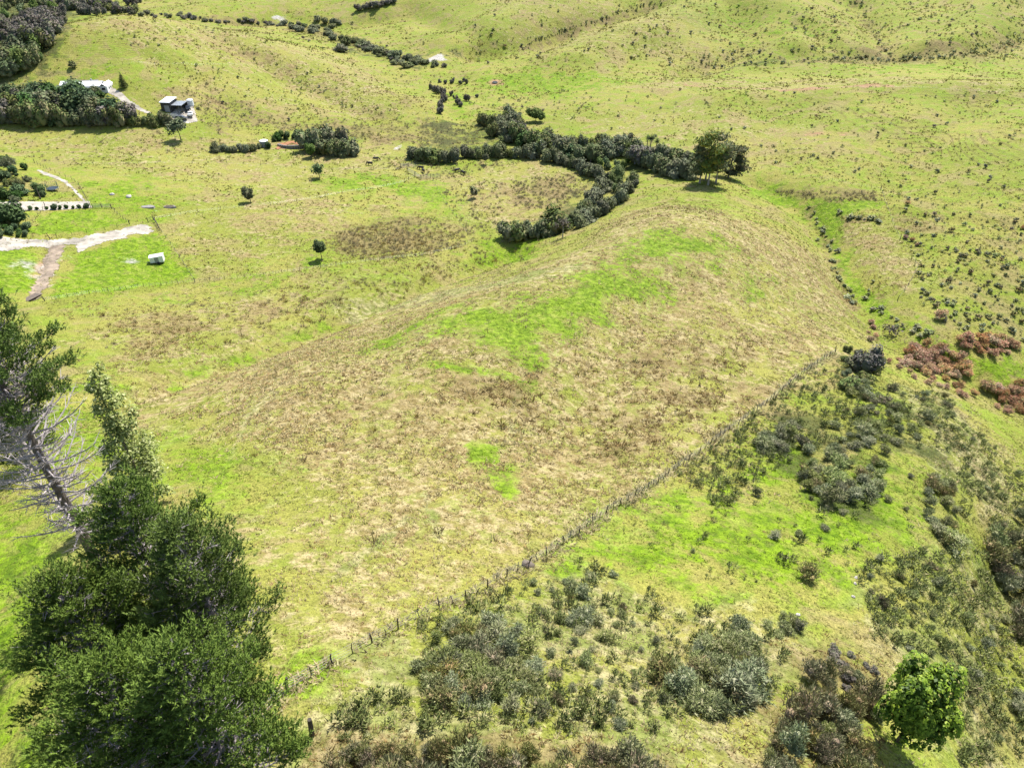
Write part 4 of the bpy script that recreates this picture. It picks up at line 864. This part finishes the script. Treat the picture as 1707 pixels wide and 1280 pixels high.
STEM = trunk_mesh('trunk', 77, .55, .035, 6, limbs=4, spread=.3)
count = {}
def bush(nm, label, catg, group, pts, vs, smin, smax, hr=(.5,.85), seed=0, sink=.05):
    rng = random.Random(seed+len(pts))
    if len(pts) == 0: return
    p = np.array(pts, float); X, Y, Z, R = cast(p[:,0], p[:,1])
    for x, y, z in zip(X, Y, Z):
        w = (smin+(smax-smin)*rng.random()**1.6)*rng.uniform(.75,1.15); h = w*rng.uniform(*hr)
        tag(link(nm, rng.choice(vs), None, (x, y, z-sink*h), rng.uniform(0, 6.28), (w*rng.uniform(.8,1.25), w*rng.uniform(.75, 1.2), h)), label, catg, group); count[nm] = count.get(nm, 0)+1
def treeline(nm, label, group, pts, vs, hmin, hmax, wr=(.6,.95), seed=0, world=False):
    """hedge and bush trees: stem and crown each"""
    rng = random.Random(seed+11*len(pts)); p = np.array(pts, float)
    X, Y, Z, R = cast(p[:,0], p[:,1])
    for x, y, z in zip(X, Y, Z):
        h = rng.uniform(hmin, hmax)*rng.uniform(.72,1.12); w = h*rng.uniform(*wr); t = thing(nm, label, 'tree', (x, y, z-.1*h), rng.uniform(0, 6.28), (w, w, h*1.08), group)
        link('trunk', STEM, t); link('crown', rng.choice(vs), t); count[nm] = count.get(nm, 0)+1
def jit(pts, a, seed):
    r = np.random.default_rng(seed); return np.asarray(pts)+r.normal(size=np.shape(pts))*np.array([a, a*.5])
# gorse on the slope below the main fence
GG = 'gorse bushes on the slope below the fence'
for i, (poly, n, md, s0, s1, lb) in enumerate([
 ([(692,1075),(760,1040),(850,1045),(905,1110),(870,1180),(800,1215),(740,1180),(700,1130)],40,16,1.5,3.2,'grey-green gorse bush in the big thicket on the straw slope'),
 ([(1110,1135),(1190,1065),(1250,1040),(1265,1110),(1245,1190),(1160,1190)],34,16,1.5,3.4,'dark gorse bush in the dense thicket surrounded by straw grass'),
 ([(890,965),(1030,955),(1070,1060),(950,1080),(885,1040)],26,16,.8,2.2,'blue-green gorse bush in the loose patch just below the wire fence'),
 ([(1265,1030),(1330,1030),(1335,1065),(1270,1060)],6,14,1.2,1.9,'gorse bush in the small knot above the dense thicket'),
 ([(1255,730),(1330,715),(1350,760),(1270,760)],14,9,1.8,3.4,'gorse bush in the clump next to the upper wire fence'),
 ([(1330,790),(1380,745),(1480,705),(1475,820),(1400,850),(1330,835)],42,10,1.6,3.4,'gorse bush in the long dark thicket on the green slope'),
 ([(1370,690),(1480,650),(1585,660),(1590,720),(1480,750),(1390,740)],44,9,1.0,2.8,'gorse bush scattered on the crown of the spur'),
 ([(1542,800),(1592,800),(1592,915),(1545,905)],18,11,1.6,3.0,'gorse bush in the narrow upright clump on the spur side'),
 ([(1430,945),(1600,940),(1707,1000),(1707,1200),(1600,1280),(1590,1130),(1450,1060)],46,22,.7,1.9,'gorse bush dotted over the steep straw bank near the gully'),
 ([(900,1090),(1100,1070),(1110,1200),(900,1230),(870,1200)],24,26,.6,1.5,'low gorse bush in thin straw grass between the thickets'),
 ([(1590,680),(1707,780),(1707,900),(1620,860)],10,18,.8,1.6,'gorse bush on the pale grass flank of the spur')]):
    bush('gorse_bush', lb, 'shrub', lb.replace('gorse bush', 'gorse bushes'), sample_poly(poly, n, 300+i, md), VG+VM[:2], s0, s1, seed=i)
bush('gorse_bush','single gorse bush alone in lush grass below the fence','shrub','lone gorse bushes in lush grass',[(1155,920),(1465,935),(1330,892),(1352,832),(1260,825),(1510,850),(1516,795),(1290,895),(1375,882),(1404,855),(1480,835)],VG,.9,1.7,seed=20)
bush('gorse_bush','rounded brownish gorse bush alone on open lush slope','shrub',None,[(1345,965)],VM,1.9,2.0)
bush('manuka_bush','olive manuka bush along the bottom bank under the straw slope','shrub','manuka along the bottom bank',sample_poly([(560,1262),(700,1255),(850,1262),(1000,1265),(1085,1258),(1110,1345),(520,1345)],70,401,16),VM+VG[:1],1.0,2.3,(.8,1.2),30)
bush('manuka_bush','brown-tinged manuka bush crowding beside the bright broadleaf tree','shrub','manuka beside the broadleaf tree',sample_poly([(1340,1130),(1420,1110),(1460,1180),(1480,1310),(1230,1310),(1300,1220)],40,402,16),VM+VG[:2],1.3,2.8,(.8,1.2),31)
bush('manuka_bush','dark manuka bush packed in the gully at the steep bank foot','shrub','manuka in the gully',sample_poly([(1660,870),(1760,850),(1760,1080),(1690,1060),(1650,960)],44,403,14),VM+VG[:3],2.0,4.2,(.8,1.1),32)
bush('grey_scrub_bush','pinkish grey dead scrub above the bright broadleaf tree','shrub','dead scrub above the broadleaf tree',sample_poly([(1380,1090),(1440,1080),(1470,1130),(1410,1150)],8,404,18),VGr,.9,1.7,seed=33)
bush('dead_gorse','rusty brown dead gorse in the large sprayed patch in the gully','shrub','large sprayed gorse patch',sample_poly([(1505,590),(1535,575),(1580,580),(1615,605),(1612,632),(1560,628),(1520,615)],32,410,9),VD,2.2,3.8,seed=40)
bush('dead_gorse','rusty brown dead gorse in the patch on the far gully bank','shrub','sprayed gorse on the far bank',sample_poly([(1592,572),(1640,560),(1690,560),(1690,588),(1650,598),(1600,580)],20,411,9),VD,2.0,3.4,seed=41)
bush('dead_gorse','rusty brown dead gorse low in the gully beyond the spur','shrub','sprayed gorse beyond the spur',sample_poly([(1636,648),(1707,640),(1730,690),(1660,690)],22,412,9),VD,2.0,3.4,seed=42)
bush('dead_gorse','rusty dead gorse trailing along the spur foot','shrub','dead gorse along the spur foot',sample_poly([(1455,590),(1500,600),(1590,640),(1640,665),(1600,665),(1520,632)],20,413,9),VD,1.3,2.4,seed=43)
bush('dead_gorse','rusty brown dead gorse heap beside the lush gully','shrub','dead gorse beside the lush gully',[(1447,556),(1455,548),(1460,562),(1452,540),(1450,569)],VD,1.6,2.4,seed=44)
bush('dead_gorse','single rusty dead gorse bush on the green scrubby slope','shrub',None,[(1566,532)],VD,2.9,3.0)
bush('dead_gorse','reddish dead gorse by the fence crossing the lush gully','shrub','dead gorse by the gully fence',[(1508,398),(1520,402),(1528,410),(1512,342),(1705,382)],VD,1.8,2.6,seed=45)
dome_tree('bare_tree','fallen-looking grey dead tree across the lush gully',1482,558,543,34,M['greybush'],81,.2,160,True,bark='greybark')
dome_tree('dark_bush_tree','dark grey-green bushy tree at the top end of the wire fence',1440,622,578,46,M['greybush'],82,.02,900)
bush('native_bush','dark green bush around the bushy tree by the fence end','shrub','dark bushes by the fence end',sample_poly([(1405,585),(1440,590),(1470,612),(1450,650),(1410,650)],16,414,11),VN,1.8,3.4,(.6,.9),46)
bush('gorse_bush','round gorse bush below the dark bushy tree','shrub','gorse below the dark bushy tree',sample_poly([(1408,640),(1450,640),(1455,665),(1410,662)],8,415,9),VG,1.8,2.6,seed=47)
bush('scrub_bush','low olive scrub bush along the lush gully edges','shrub','scrub along the lush gully',np.vstack([jit(along([(1345,345),(1375,390),(1385,430),(1400,470),(1425,510)],6),6,1),jit(along([(1395,360),(1420,365),(1470,370)],6),5,2),jit(along([(1440,480),(1470,520),(1500,545),(1560,560)],8),7,3)]),VS,1.2,2.6,(.5,.8),48)
# gorse seedlings and low heath between the bushes, too many to tell apart
sd_ = []
for i, (poly, n) in enumerate([([(700,1040),(960,930),(1120,1000),(1300,1060),(1330,1150),(1100,1220),(700,1220)],520),([(1130,790),(1290,668),(1400,600),(1480,650),(1590,660),(1600,760),(1500,740),(1380,740),(1300,780),(1200,850)],900),
  ([(1430,945),(1600,900),(1707,980),(1707,1260),(1600,1280),(1590,1130),(1450,1060)],620),([(1590,690),(1707,790),(1707,900),(1600,860)],220),([(1000,880),(1100,830),(1500,800),(1530,880),(1440,960),(1200,980)],70),([(560,1180),(700,1150),(720,1230),(560,1240)],50)]): sd_.append(sample_poly(poly, n, 900+i))
sd_ = np.vstack(sd_); X, Y, Z, R = cast(sd_[:,0], sd_[:,1]); rng = np.random.default_rng(15); SB = []
SD = [(np.array([v.co[:] for v in me.vertices]), np.array([p.vertices[:] for p in me.polygons]), np.array([a.value for a in me.attributes['tint'].data])) for me in variants('s', M['gorse'], 60, 5, 'spike', .16, 320, 0, .1, up=1.0)]
for i in range(len(X)):
    v_, t_, q_ = SD[rng.integers(5)]; w = .3+1.1*rng.random()**1.8; SB.append((v_*np.array([w, w, w*rng.uniform(.7,1.1)])+np.array([X[i], Y[i], Z[i]-.02]), t_, np.clip(q_+rng.normal()*.2, 0, 1)))
V, T, q = cat(SB); tag(link('gorse_seedlings', mk_mesh('gorse_seedlings', V, T, M['gorse'], {'tint': ('FLOAT', q)})), 'sprinkling of low gorse seedlings between the bushes below the fence', 'shrubs', None, 'stuff')
# ---------------------------------------------------------------- stream hedges and shelter belts
def hedge(lb, gr, line, step, vs, h0, h1, seed, a=2.6, nm='hedge_tree', wr=(.85,1.35)): treeline(nm, lb, gr, jit(along(line, step), a, seed), vs, h0, h1, wr, seed)
hedge('dense grey-green tree in the clipped-looking shelter row at the stream bend','shelter row at the stream bend',[(682,264),(720,270),(757,272),(757,263),(800,262),(850,262),(890,264)],8,VH+VN[:2],5.0,6.4,1)
hedge('grey-green tree in the inner shelter row curving down the stream','inner shelter row',[(890,264),(930,272),(960,282),(985,294),(1012,304),(1030,300)],8,VH+VN[:2]+VP[:1],4.6,6.2,2)
hedge('grey-green tree in the narrow shelter row on the paddock side of the ditch','paddock side shelter row',[(1015,310),(1000,325),(985,345),(970,355),(955,375),(925,388)],7,VH+VN[:2]+VP[:1],3.8,5.6,3)
hedge('grey-green tree in the shelter row under the tan knoll','knoll side shelter row',[(1056,306),(1048,322),(1030,338),(1005,358),(985,370),(968,378)],7,VH,3.8,5.2,4)
hedge('tree in the lower row where the stream hedge meets the lush flat','hedge trees at the lush flat',[(925,388),(900,394),(880,396),(858,400),(845,401)],9,VN,5.5,8.0,5)
hedge('dark tree in the upper stream belt','upper stream belt',[(830,222),(860,236),(890,243),(915,252),(940,262),(965,266),(1000,264),(1030,260),(1068,253)],7.5,VN+VH[:3]+VF[:1],5.5,7.8,6)
hedge('dark tree behind the upper stream belt','back of the upper stream belt',[(850,228),(900,238),(950,250),(990,252),(1050,246)],11,VN+VH[:3],5,7,7)
hedge('dark tree in the belt leading to the gum trees','belt leading to the gums',[(1060,272),(1085,282),(1110,290),(1140,296),(1160,298)],7,VN+VH[:2]+VGr[:1],6,7.8,8)
hedge('tree in the back row of the belt leading to the gum trees','back row toward the gums',[(1075,262),(1110,270),(1145,276),(1170,280)],10,VN+VH[:3],6,7.8,9)
hedge('dark tree clump where the two stream arms meet','stream junction clump',[(808,208),(822,214),(838,210),(850,200),(868,220),(820,225)],7,VN,4.5,6.8,10,4)
hedge('mauve-grey leafless tree at the stream junction','leafless trees at the junction',[(852,224),(862,222),(872,226)],8,VGr,6.5,7.5,11)
hedge('pale green flax-like bush along the stream between the hedges','pale bushes along the stream',[(955,268),(990,272),(1020,282),(1045,270),(1010,318),(1022,322)],12,VP,2.2,3.6,12,3,wr=(.8,1.1))
hedge('dark tree in the tall belt below the white house','tall belt below the house',[(-40,203),(0,206),(50,208),(100,209),(150,209),(200,209)],9,VN+VF[:2]+VGr[:1],5.5,9,13,2,'belt_tree',(.8,1.2))
hedge('dark tree in the low end of the belt reaching the shed yard','low end of the house belt',[(205,209),(240,209),(282,208)],8,VN,3.6,5.2,14,2,'belt_tree',(.8,1.2))
hedge('rounded native tree in the second row below the house','second row below the house',[(-40,188),(20,190),(60,190),(110,192),(160,194),(200,198)],11,VN+VF,7,11,15,3,'belt_tree',(.9,1.4))
hedge('rounded native tree in the top row right under the house','top row under the house',[(10,170),(50,172),(90,172),(130,176),(160,182)],12,VF+VN[:2],7,10,16,3,'belt_tree',(1.0,1.5))
hedge('low leafy tree screening the white house from below','low trees under the house',[(108,162),(130,160),(150,162),(172,166)],7,VF+VN[:2],3.6,5.2,26,2,'belt_tree',(1.0,1.5))
hedge('mauve-brown tree in the belt below the house','mauve trees in the house belt',[(10,182),(40,180),(170,196),(215,204)],30,VGr,7,8.5,17,3,'belt_tree',(.9,1.3))
hedge('dark dome-shaped tree in the clump by the clay bank','clump by the clay bank',[(518,252),(535,256),(552,258),(570,260),(580,258),(530,240),(548,245),(565,250)],9,VN,6,8.5,18,2)
hedge('low grey bush along the pasture edge near the water tank','low bushes near the tank',[(360,252),(380,254),(400,253),(420,252),(432,248)],8,VH,2.6,3.8,19,2,wr=(.9,1.2))
hedge('bushy green shrub around the water tank and clay bank','shrubs around the tank',[(448,246),(455,236),(470,232),(490,230),(505,234),(512,246)],9,VF,2.6,4.2,20,2,wr=(.9,1.2))
hedge('dark bush in the long scrub line of the far valley','far valley scrub line',[(575,72),(595,74),(615,80),(640,90),(660,94)],7,VH+VN[:2],3.6,5.5,21,3,'far_tree',(1.4,2.2))
hedge('dark bush in the scattered far clumps above the valley','far clumps above the valley',[(492,50),(515,58),(530,36),(560,42),(548,60),(570,88)],12,VH,3,5,22,3,'far_tree',(1.4,2.4))
hedge('dark bush in the scrub patch at the head of the valley','scrub patch at the valley head',[(655,108),(675,112),(695,106)],7,VH,3,4.5,23,3,'far_tree',(1.3,2))
hedge('slate-grey bush on the brow above the far valley','bushes on the far brow',[(622,14),(640,10),(655,6),(600,18)],9,VGr,4,5.5,24,2,'far_tree',(1.4,2))
treeline('stream_bush','brown-grey bush in the wandering stream bed','bushes in the stream bed',jit(np.vstack([along([(735,140),(780,138)],7),along([(718,152),(745,158),(740,175),(730,188)],5),along([(758,160),(765,180)],6),along([(775,170),(790,162)],7)]),3,5),VGr,2.6,4.2,(.8,1.1),25)
hedge('low grey-brown bush in the long scrubby gully behind the house hill','scrubby gully behind the house hill',[(232,26),(290,30),(350,36),(420,38),(470,44)],9,VGr+VH[:3],1.8,3.4,27,4,'far_tree',(1.3,2.4))
hedge('low olive bush along the far valley gully strip','far valley gully strip',[(480,42),(530,52),(575,68),(620,84),(660,98),(705,104),(735,112)],6,VH+VGr[:2],1.8,3.4,28,5,'far_tree',(1.3,2.4))
hedge('dark tree along the woodland tongue on the far ridge','woodland tongue on the far ridge',[(120,8),(150,12),(180,16),(205,20),(230,22)],6,VN+VGr,4,6.5,29,4,'valley_tree',(1.1,1.6))
# bush covered valley behind the hill shoulder
fp = sample_poly([(-90,-6),(235,4),(232,26),(135,26),(98,46),(84,92),(30,128),(-90,140)], 240, 77, 5)
keep = [i for i, q in enumerate(fp)]
kinds = np.random.default_rng(4).random(len(fp)); band = 45+.32*fp[:,0]
vi = np.where((np.abs(fp[:,1]-(70-.25*fp[:,0])) < 26) | (fp[:,1] < 10), 0, np.where(kinds < .45, 1, 2))
for k, (vs, lb, gr) in enumerate([(VGr,'purple-grey leafless tree in the bush-filled far valley','grey valley trees'),(VP,'pale green scrub tree in the bush-filled far valley','pale valley trees'),(VN,'dark tree in the bush-filled far valley','dark valley trees')]):
    treeline('valley_tree', lb, gr, fp[vi == k], vs, 6, 9.5, (.9,1.4), 90+k)
# ---------------------------------------------------------------- garden on the left edge
bush('garden_bush','large dark rounded bush at the corner of the white garden path','shrub',None,[(26,372)],VF,7.8,7.9,(.78,.8))
bush('garden_bush','leafy bush in the garden border above the white path','shrub','bushes in the garden border',sample_poly([(-30,255),(20,262),(50,280),(55,320),(20,340),(-30,330)],46,500,6),VF+VN[:2]+VG[:2],1.6,5.0,(.7,1.0),50)
bush('garden_bush','green bush below the white path by the gravel track','shrub','bushes below the white path',sample_poly([(-30,385),(10,380),(45,384),(48,396),(-30,398)],12,501,9),VF,2.0,3.6,(.7,.9),51)
bush('ball_hedge_bush','small clipped round bush along the white garden path','shrub','clipped bushes along the path',[(52,350),(62,350),(79,349),(90,349),(101,349),(112,348),(122,348),(133,347),(144,347)],VF,1.5,2.0,(.8,.95),52)
bush('garden_bush','bushy dark shrub beside the netted trampoline','shrub','shrubs beside the trampoline',[(68,325),(74,328),(62,318)],VF,2.6,3.6,(.8,1.1),53)
# cabbage trees: bare stems with heads of sword leaves
rng = np.random.default_rng(8); d = unit(rng.normal(size=(90,3))*np.array([1,1,.8])+np.array([0,0,.35])); Vc, Tc = blades(np.tile([0,0,1.0],(90,1)), d, rng.uniform(.28,.42,90), np.full(90,.06), rng)
CH = mk_mesh('crown', Vc, Tc, M['palegreen'], {'tint': ('FLOAT', rng.random(270))}); CT = Geo().tube([(0,0,-.05),(.02,0,.5),(0,0,1.0)],[.05,.035,.03],7).mesh('trunk', M['bark'])
for i,(u,v) in enumerate([(984,272),(1046,262),(1083,258),(1093,256),(1078,250),(68,332),(900,262),(1030,322),(835,250)]):
    x, y, z, r = here(u, v); lb = ['cabbage tree rising out of the stream hedge','cabbage tree by the garden trampoline'][u < 100]
    plant('cabbage_tree', lb, 'tree', x, y, z, [('trunk', CT), ('crown', CH)], i, random.Random(i).uniform(4.2,6.2) if u > 100 else 4.0, 'cabbage trees along the stream' if u > 100 else None)
# ---------------------------------------------------------------- small scrub over the far hills and rushes: the largest as single plants, the rest as one mass
def dots(spec, seed):
    out = []
    for i, (poly, n) in enumerate(spec): q = sample_poly(poly, n, seed+i, 0); out.append(q)
    return np.vstack(out)
scr = dots([([(870,140),(1000,160),(940,195),(860,185)],70),([(760,0),(1300,0),(1300,110),(800,110)],330),([(1300,0),(1707,0),(1707,108),(1300,108)],420),([(1290,95),(1500,96),(1707,60),(1707,85),(1500,107),(1290,110)],120),
  ([(960,150),(1707,150),(1707,330),(1480,310),(1250,270),(1000,225)],330),([(1480,310),(1707,330),(1707,480),(1500,400)],150),([(1510,400),(1707,430),(1707,590),(1620,560),(1540,520)],260),([(240,20),(700,40),(740,160),(600,190),(400,130),(250,90)],200),
  ([(190,40),(300,50),(300,80),(200,75)],30),([(300,100),(520,130),(700,200),(480,215),(330,200)],160),([(780,170),(860,160),(900,190),(800,200)],50),([(940,198),(990,160),(1000,165),(960,200)],20),([(1140,105),(1290,88),(1290,110),(1150,118)],60)], 600)
gul = np.vstack([jit(along(g_, 3), 3.5, 9) for g_ in ([(860,80),(990,35),(1090,5)],[(1430,3),(1458,50),(1470,80),(1495,100)],[(1330,104),(1420,98),(1500,101),(1640,92),(1707,65)],[(1490,50),(1560,25)])])
scr = np.vstack([scr, gul]); X, Y, Z, R = cast(scr[:,0], scr[:,1]); rng = np.random.default_rng(5)
S = (.55+1.25*rng.random(len(X))**2.5)*np.where(R > 450, 1.5, 1.0); order = np.argsort(-S/R)
SB, SBV = [], [(me, np.array([v.co[:] for v in me.vertices]), np.array([p.vertices[:] for p in me.polygons]), np.array([a.value for a in me.attributes['tint'].data])) for me in variants('b', M['native'], 26, 3, 'leaf', .22, 290, 0)]
for c, i in enumerate(order):
    h = S[i]*rng.uniform(.6,.9)
    if c < 290:
        vs = VSg if rng.random() < .4 else VS; far_ = R[i] > 420
        lb = 'small dark scrub bush dotted on the far green hills' if far_ else 'small olive scrub bush dotted over the open hillside pasture'
        tag(link('scrub_bush', vs[rng.integers(len(vs))], None, (X[i], Y[i], Z[i]-.05), rng.random()*6.28, (S[i], S[i], h)), lb, 'shrub', 'scrub on the far hills' if far_ else 'scrub on the hillside pasture')
    else:
        _, v_, t_, q_ = SBV[rng.integers(3)]; a = rng.random()*6.28; ca, sa = math.cos(a), math.sin(a)
        SB.append((np.stack([(v_[:,0]*ca-v_[:,1]*sa)*S[i]+X[i], (v_[:,0]*sa+v_[:,1]*ca)*S[i]+Y[i], v_[:,2]*h+Z[i]-.05], -1), t_, np.clip(q_+rng.normal()*.15, 0, 1)))
V, T, q = cat(SB); tag(link('hillside_scrub', mk_mesh('hillside_scrub', V, T, M['gorse'], {'tint': ('FLOAT', q)})), 'countless tiny scrub bushes speckling the far hillsides', 'scrub', None, 'stuff')
def rush_geo(seed, n=22):
    rng = np.random.default_rng(seed); P = rng.normal(size=(n,3))*np.array([.16,.16,0]); D = np.stack([P[:,0]*2.2, P[:,1]*2.2, np.full(n,1.0)], -1)+rng.normal(size=(n,3))*.18
    V, T = blades(P, D, rng.uniform(.5,.95,n), rng.uniform(.06,.12,n), rng); return V, T, np.repeat(rng.random(n), 3)
RG = [rush_geo(700+i) for i in range(5)]; RM = [mk_mesh('rush_clump', v, t, M['rush'], {'tint': ('FLOAT', q)}) for v, t, q in RG]
rus = dots([([(560,388),(640,370),(720,365),(782,392),(770,412),(680,432),(600,432),(550,412)],400),([(855,302),(950,290),(990,318),(920,352),(860,345)],300),([(480,198),(690,203),(800,212),(790,242),(650,240),(450,213)],320),
  ([(300,150),(400,165),(470,205),(350,222),(325,185)],180),([(1290,316),(1460,320),(1470,337),(1380,337),(1300,327)],110),([(730,320),(790,300),(850,300),(830,385),(780,395)],160),([(430,482),(600,470),(650,490),(500,562),(400,545)],80),
  ([(130,520),(350,500),(450,560),(300,605),(200,612)],60),([(540,470),(800,420),(850,430),(650,500)],110),([(900,600),(1250,570),(1260,680),(1000,780),(800,780),(760,700)],45),([(300,680),(900,640),(900,900),(500,950)],16),([(0,215),(300,215),(700,240),(700,270),(0,270)],160),
  ([(620,255),(680,270),(860,270),(760,300),(640,280)],110),([(640,390),(850,385),(960,395),(880,450),(700,440)],60)], 800)
X, Y, Z, R = cast(rus[:,0], rus[:,1]); S = rng.uniform(.7,1.35,len(X)); order = np.argsort(-S/R); SB = []
for c, i in enumerate(order):
    k = rng.integers(5)
    if c < 290: tag(link('rush_clump', RM[k], None, (X[i], Y[i], Z[i]-.03), rng.random()*6.28, (S[i], S[i], S[i]*rng.uniform(.7,1))), 'brown rush clump standing in the dry pasture', 'rushes', 'rush clumps in the pasture')
    else: v_, t_, q_ = RG[k]; SB.append((v_*S[i]+np.array([X[i], Y[i], Z[i]-.03]), t_, np.clip(q_+rng.normal()*.15, 0, 1)))
V, T, q = cat(SB); tag(link('rush_beds', mk_mesh('rush_beds', V, T, M['rush'], {'tint': ('FLOAT', q)})), 'dense beds of brown rushes in the damp hollows', 'rushes', None, 'stuff')
# ---------------------------------------------------------------- grass tussocks
def tussock_mat():
    m, nt = new_mat('tussock'); k = N(nt); a = k.n('ShaderNodeVertexColor', layer_name='col'); b = k.n('ShaderNodeBsdfPrincipled'); k.set(b, 'Base Color', a.outputs[0]); k.set(b, 'Roughness', .8); k.set(b, 'Specular IOR Level', .1); k.set(b, 'Normal', soft_normal(k, .9))
    t = k.n('ShaderNodeBsdfTranslucent'); k.set(t, 'Color', a.outputs[0]); mx = k.n('ShaderNodeMixShader'); k.set(mx, 0, .35); k.set(mx, 1, b.outputs[0]); k.set(mx, 2, t.outputs[0]); k.out(mx.outputs[0]); return m
rng = np.random.default_rng(13); NF = 90000          # coarser clumps over the distant pasture
s = rng.uniform(-.75, .75, NF); t = rng.uniform(.7*math.log(230), .7*math.log(800), NF); x, y = unwarp(s, t); z = ground(x, y)
cl = fbm(x, y, 16, 161, 3)+.5*fbm(x, y, 60, 165, 2); ok = cl+rng.normal(size=NF)*.3 > .12; x, y, z = x[ok], y[ok], z[ok]; n = len(x); mk = mask_at(x, y)
ok = (mk[:,WHITE] < .2) & (mk[:,LUSH] < .6+.4*rng.random(n)); x, y, z = x[ok], y[ok], z[ok]; n = len(x); mk = mk[ok]
C = np.array([srgb(*c)[:3] for c in ((140,142,60),(166,148,86),(116,124,48),(200,184,112))])*ALB; k = rng.choice(4, n, p=[.32,.25,.15,.28]); sz = rng.uniform(.2,.5,n)*np.clip((y+70)/260, .7, 2.2)
nb = 4; Pb = np.repeat(np.stack([x, y, z-.03], -1), nb, 0)+rng.normal(size=(n*nb,3))*np.repeat(sz,nb)[:,None]*np.array([.5,.5,0]); D = rng.normal(size=(n*nb,3))*.6+np.array([0,0,.8]); D[:,2] = np.abs(D[:,2])
V, T = blades(Pb, D, np.repeat(sz,nb)*rng.uniform(.6,1.2,n*nb), np.repeat(sz,nb)*.8, rng); cc = np.repeat(C[k]*rng.uniform(.7,1.2,(n,1)), nb*3, 0); cc = np.concatenate([cc, np.ones((len(cc),1))], 1)
TM = tussock_mat(); tag(link('pasture_clumps', mk_mesh('pasture_clumps', V, T, TM, {'col': ('FLOAT_COLOR', cc)})), 'coarse grass clumps roughening the distant pasture', 'grass', None, 'stuff')
rng = np.random.default_rng(12); NTUF = 230000
s = rng.uniform(-.62, .62, NTUF); t = rng.uniform(.7*math.log(74), .7*math.log(290), NTUF); x, y = unwarp(s, t); z = ground(x, y); u, v, dd = project(x, y, z)
clump = fbm(x, y, 2.2, 61, 2)+.7*fbm(x, y, 9, 65, 2); ok = (u > -140) & (u < W+140) & (v < H+120) & (clump+rng.normal(size=NTUF)*.25 > -.12)
x, y, z = x[ok], y[ok], z[ok]; mk = mask_at(x, y); n = len(x); rnd = rng.random((n, 4)); big = fbm(x, y, 14, 71, 3)
C = np.array([srgb(*c)[:3] for c in ((160,162,84),(218,198,146),(136,166,40),(164,140,90),(212,198,146),(192,164,110))])*ALB*1.12
k = np.zeros(n, int); bb = big*.9
pick = lambda ch, r: mk[:,ch]+bb > r
k[pick(DRY, rnd[:,0]*1.1)] = 1; k[(k == 1) & (rnd[:,1] < .35)] = 5; k[pick(STRAW, rnd[:,0]*1.1+.15)] = 4; k[(mk[:,BROWN] > rnd[:,2]*1.2)] = 3; k[(mk[:,LUSH]+bb*.4 > rnd[:,3]*.8+.12)] = 2
fl, _ = castpts(MAINF); fd = seg_dist(x, y, fl); k[(fd < .9) & (rnd[:,0] < .8)] = 4
hgt = np.where(fd < .9, 1.7, 1.0)*np.array([.17,.26,.14,.36,.26,.26])[k]*rng.uniform(.6,1.5,n); hgt *= np.clip(dd[ok]/70, .75, 1.35)
wid = hgt*np.array([.9,.8,1.0,.6,.8,.8])[k]
col = C[k]*rng.uniform(.6,1.3,(n,1))*rng.uniform(.95,1.05,(n,3)); dk = rng.random(n) < .08; col[dk] *= np.array([.55,.62,.5]); nb = 6  # some tufts coloured darker, as painted shadow specks in the grass
Pb = np.repeat(np.stack([x, y, z-.03], -1), nb, 0)+rng.normal(size=(n*nb,3))*np.repeat(wid,nb)[:,None]*np.array([.42,.42,0]); off = (Pb-np.repeat(np.stack([x, y, z-.03], -1), nb, 0))/np.repeat(hgt,nb)[:,None]
lean = np.repeat(rng.normal(size=(n,3))*np.array([.55,.55,0]), nb, 0)
D = off*1.3+lean+np.array([0,0,.6])+rng.normal(size=(n*nb,3))*.32; D[:,2] = np.abs(D[:,2])
V, T = blades(Pb, D, np.repeat(hgt,nb)*rng.uniform(.7,1.3,n*nb), np.repeat(wid,nb)*.42, rng)
cc = np.repeat(col, nb*3, 0); cc[2::3] *= 1.12; cc = np.concatenate([cc, np.ones((len(cc),1))], 1)
tag(link('grass_tussocks', mk_mesh('grass_tussocks', V, T, TM, {'col': ('FLOAT_COLOR', cc)})), 'rough grass tussocks covering the hill paddocks', 'grass', None, 'stuff')
print('tufts', n, count)
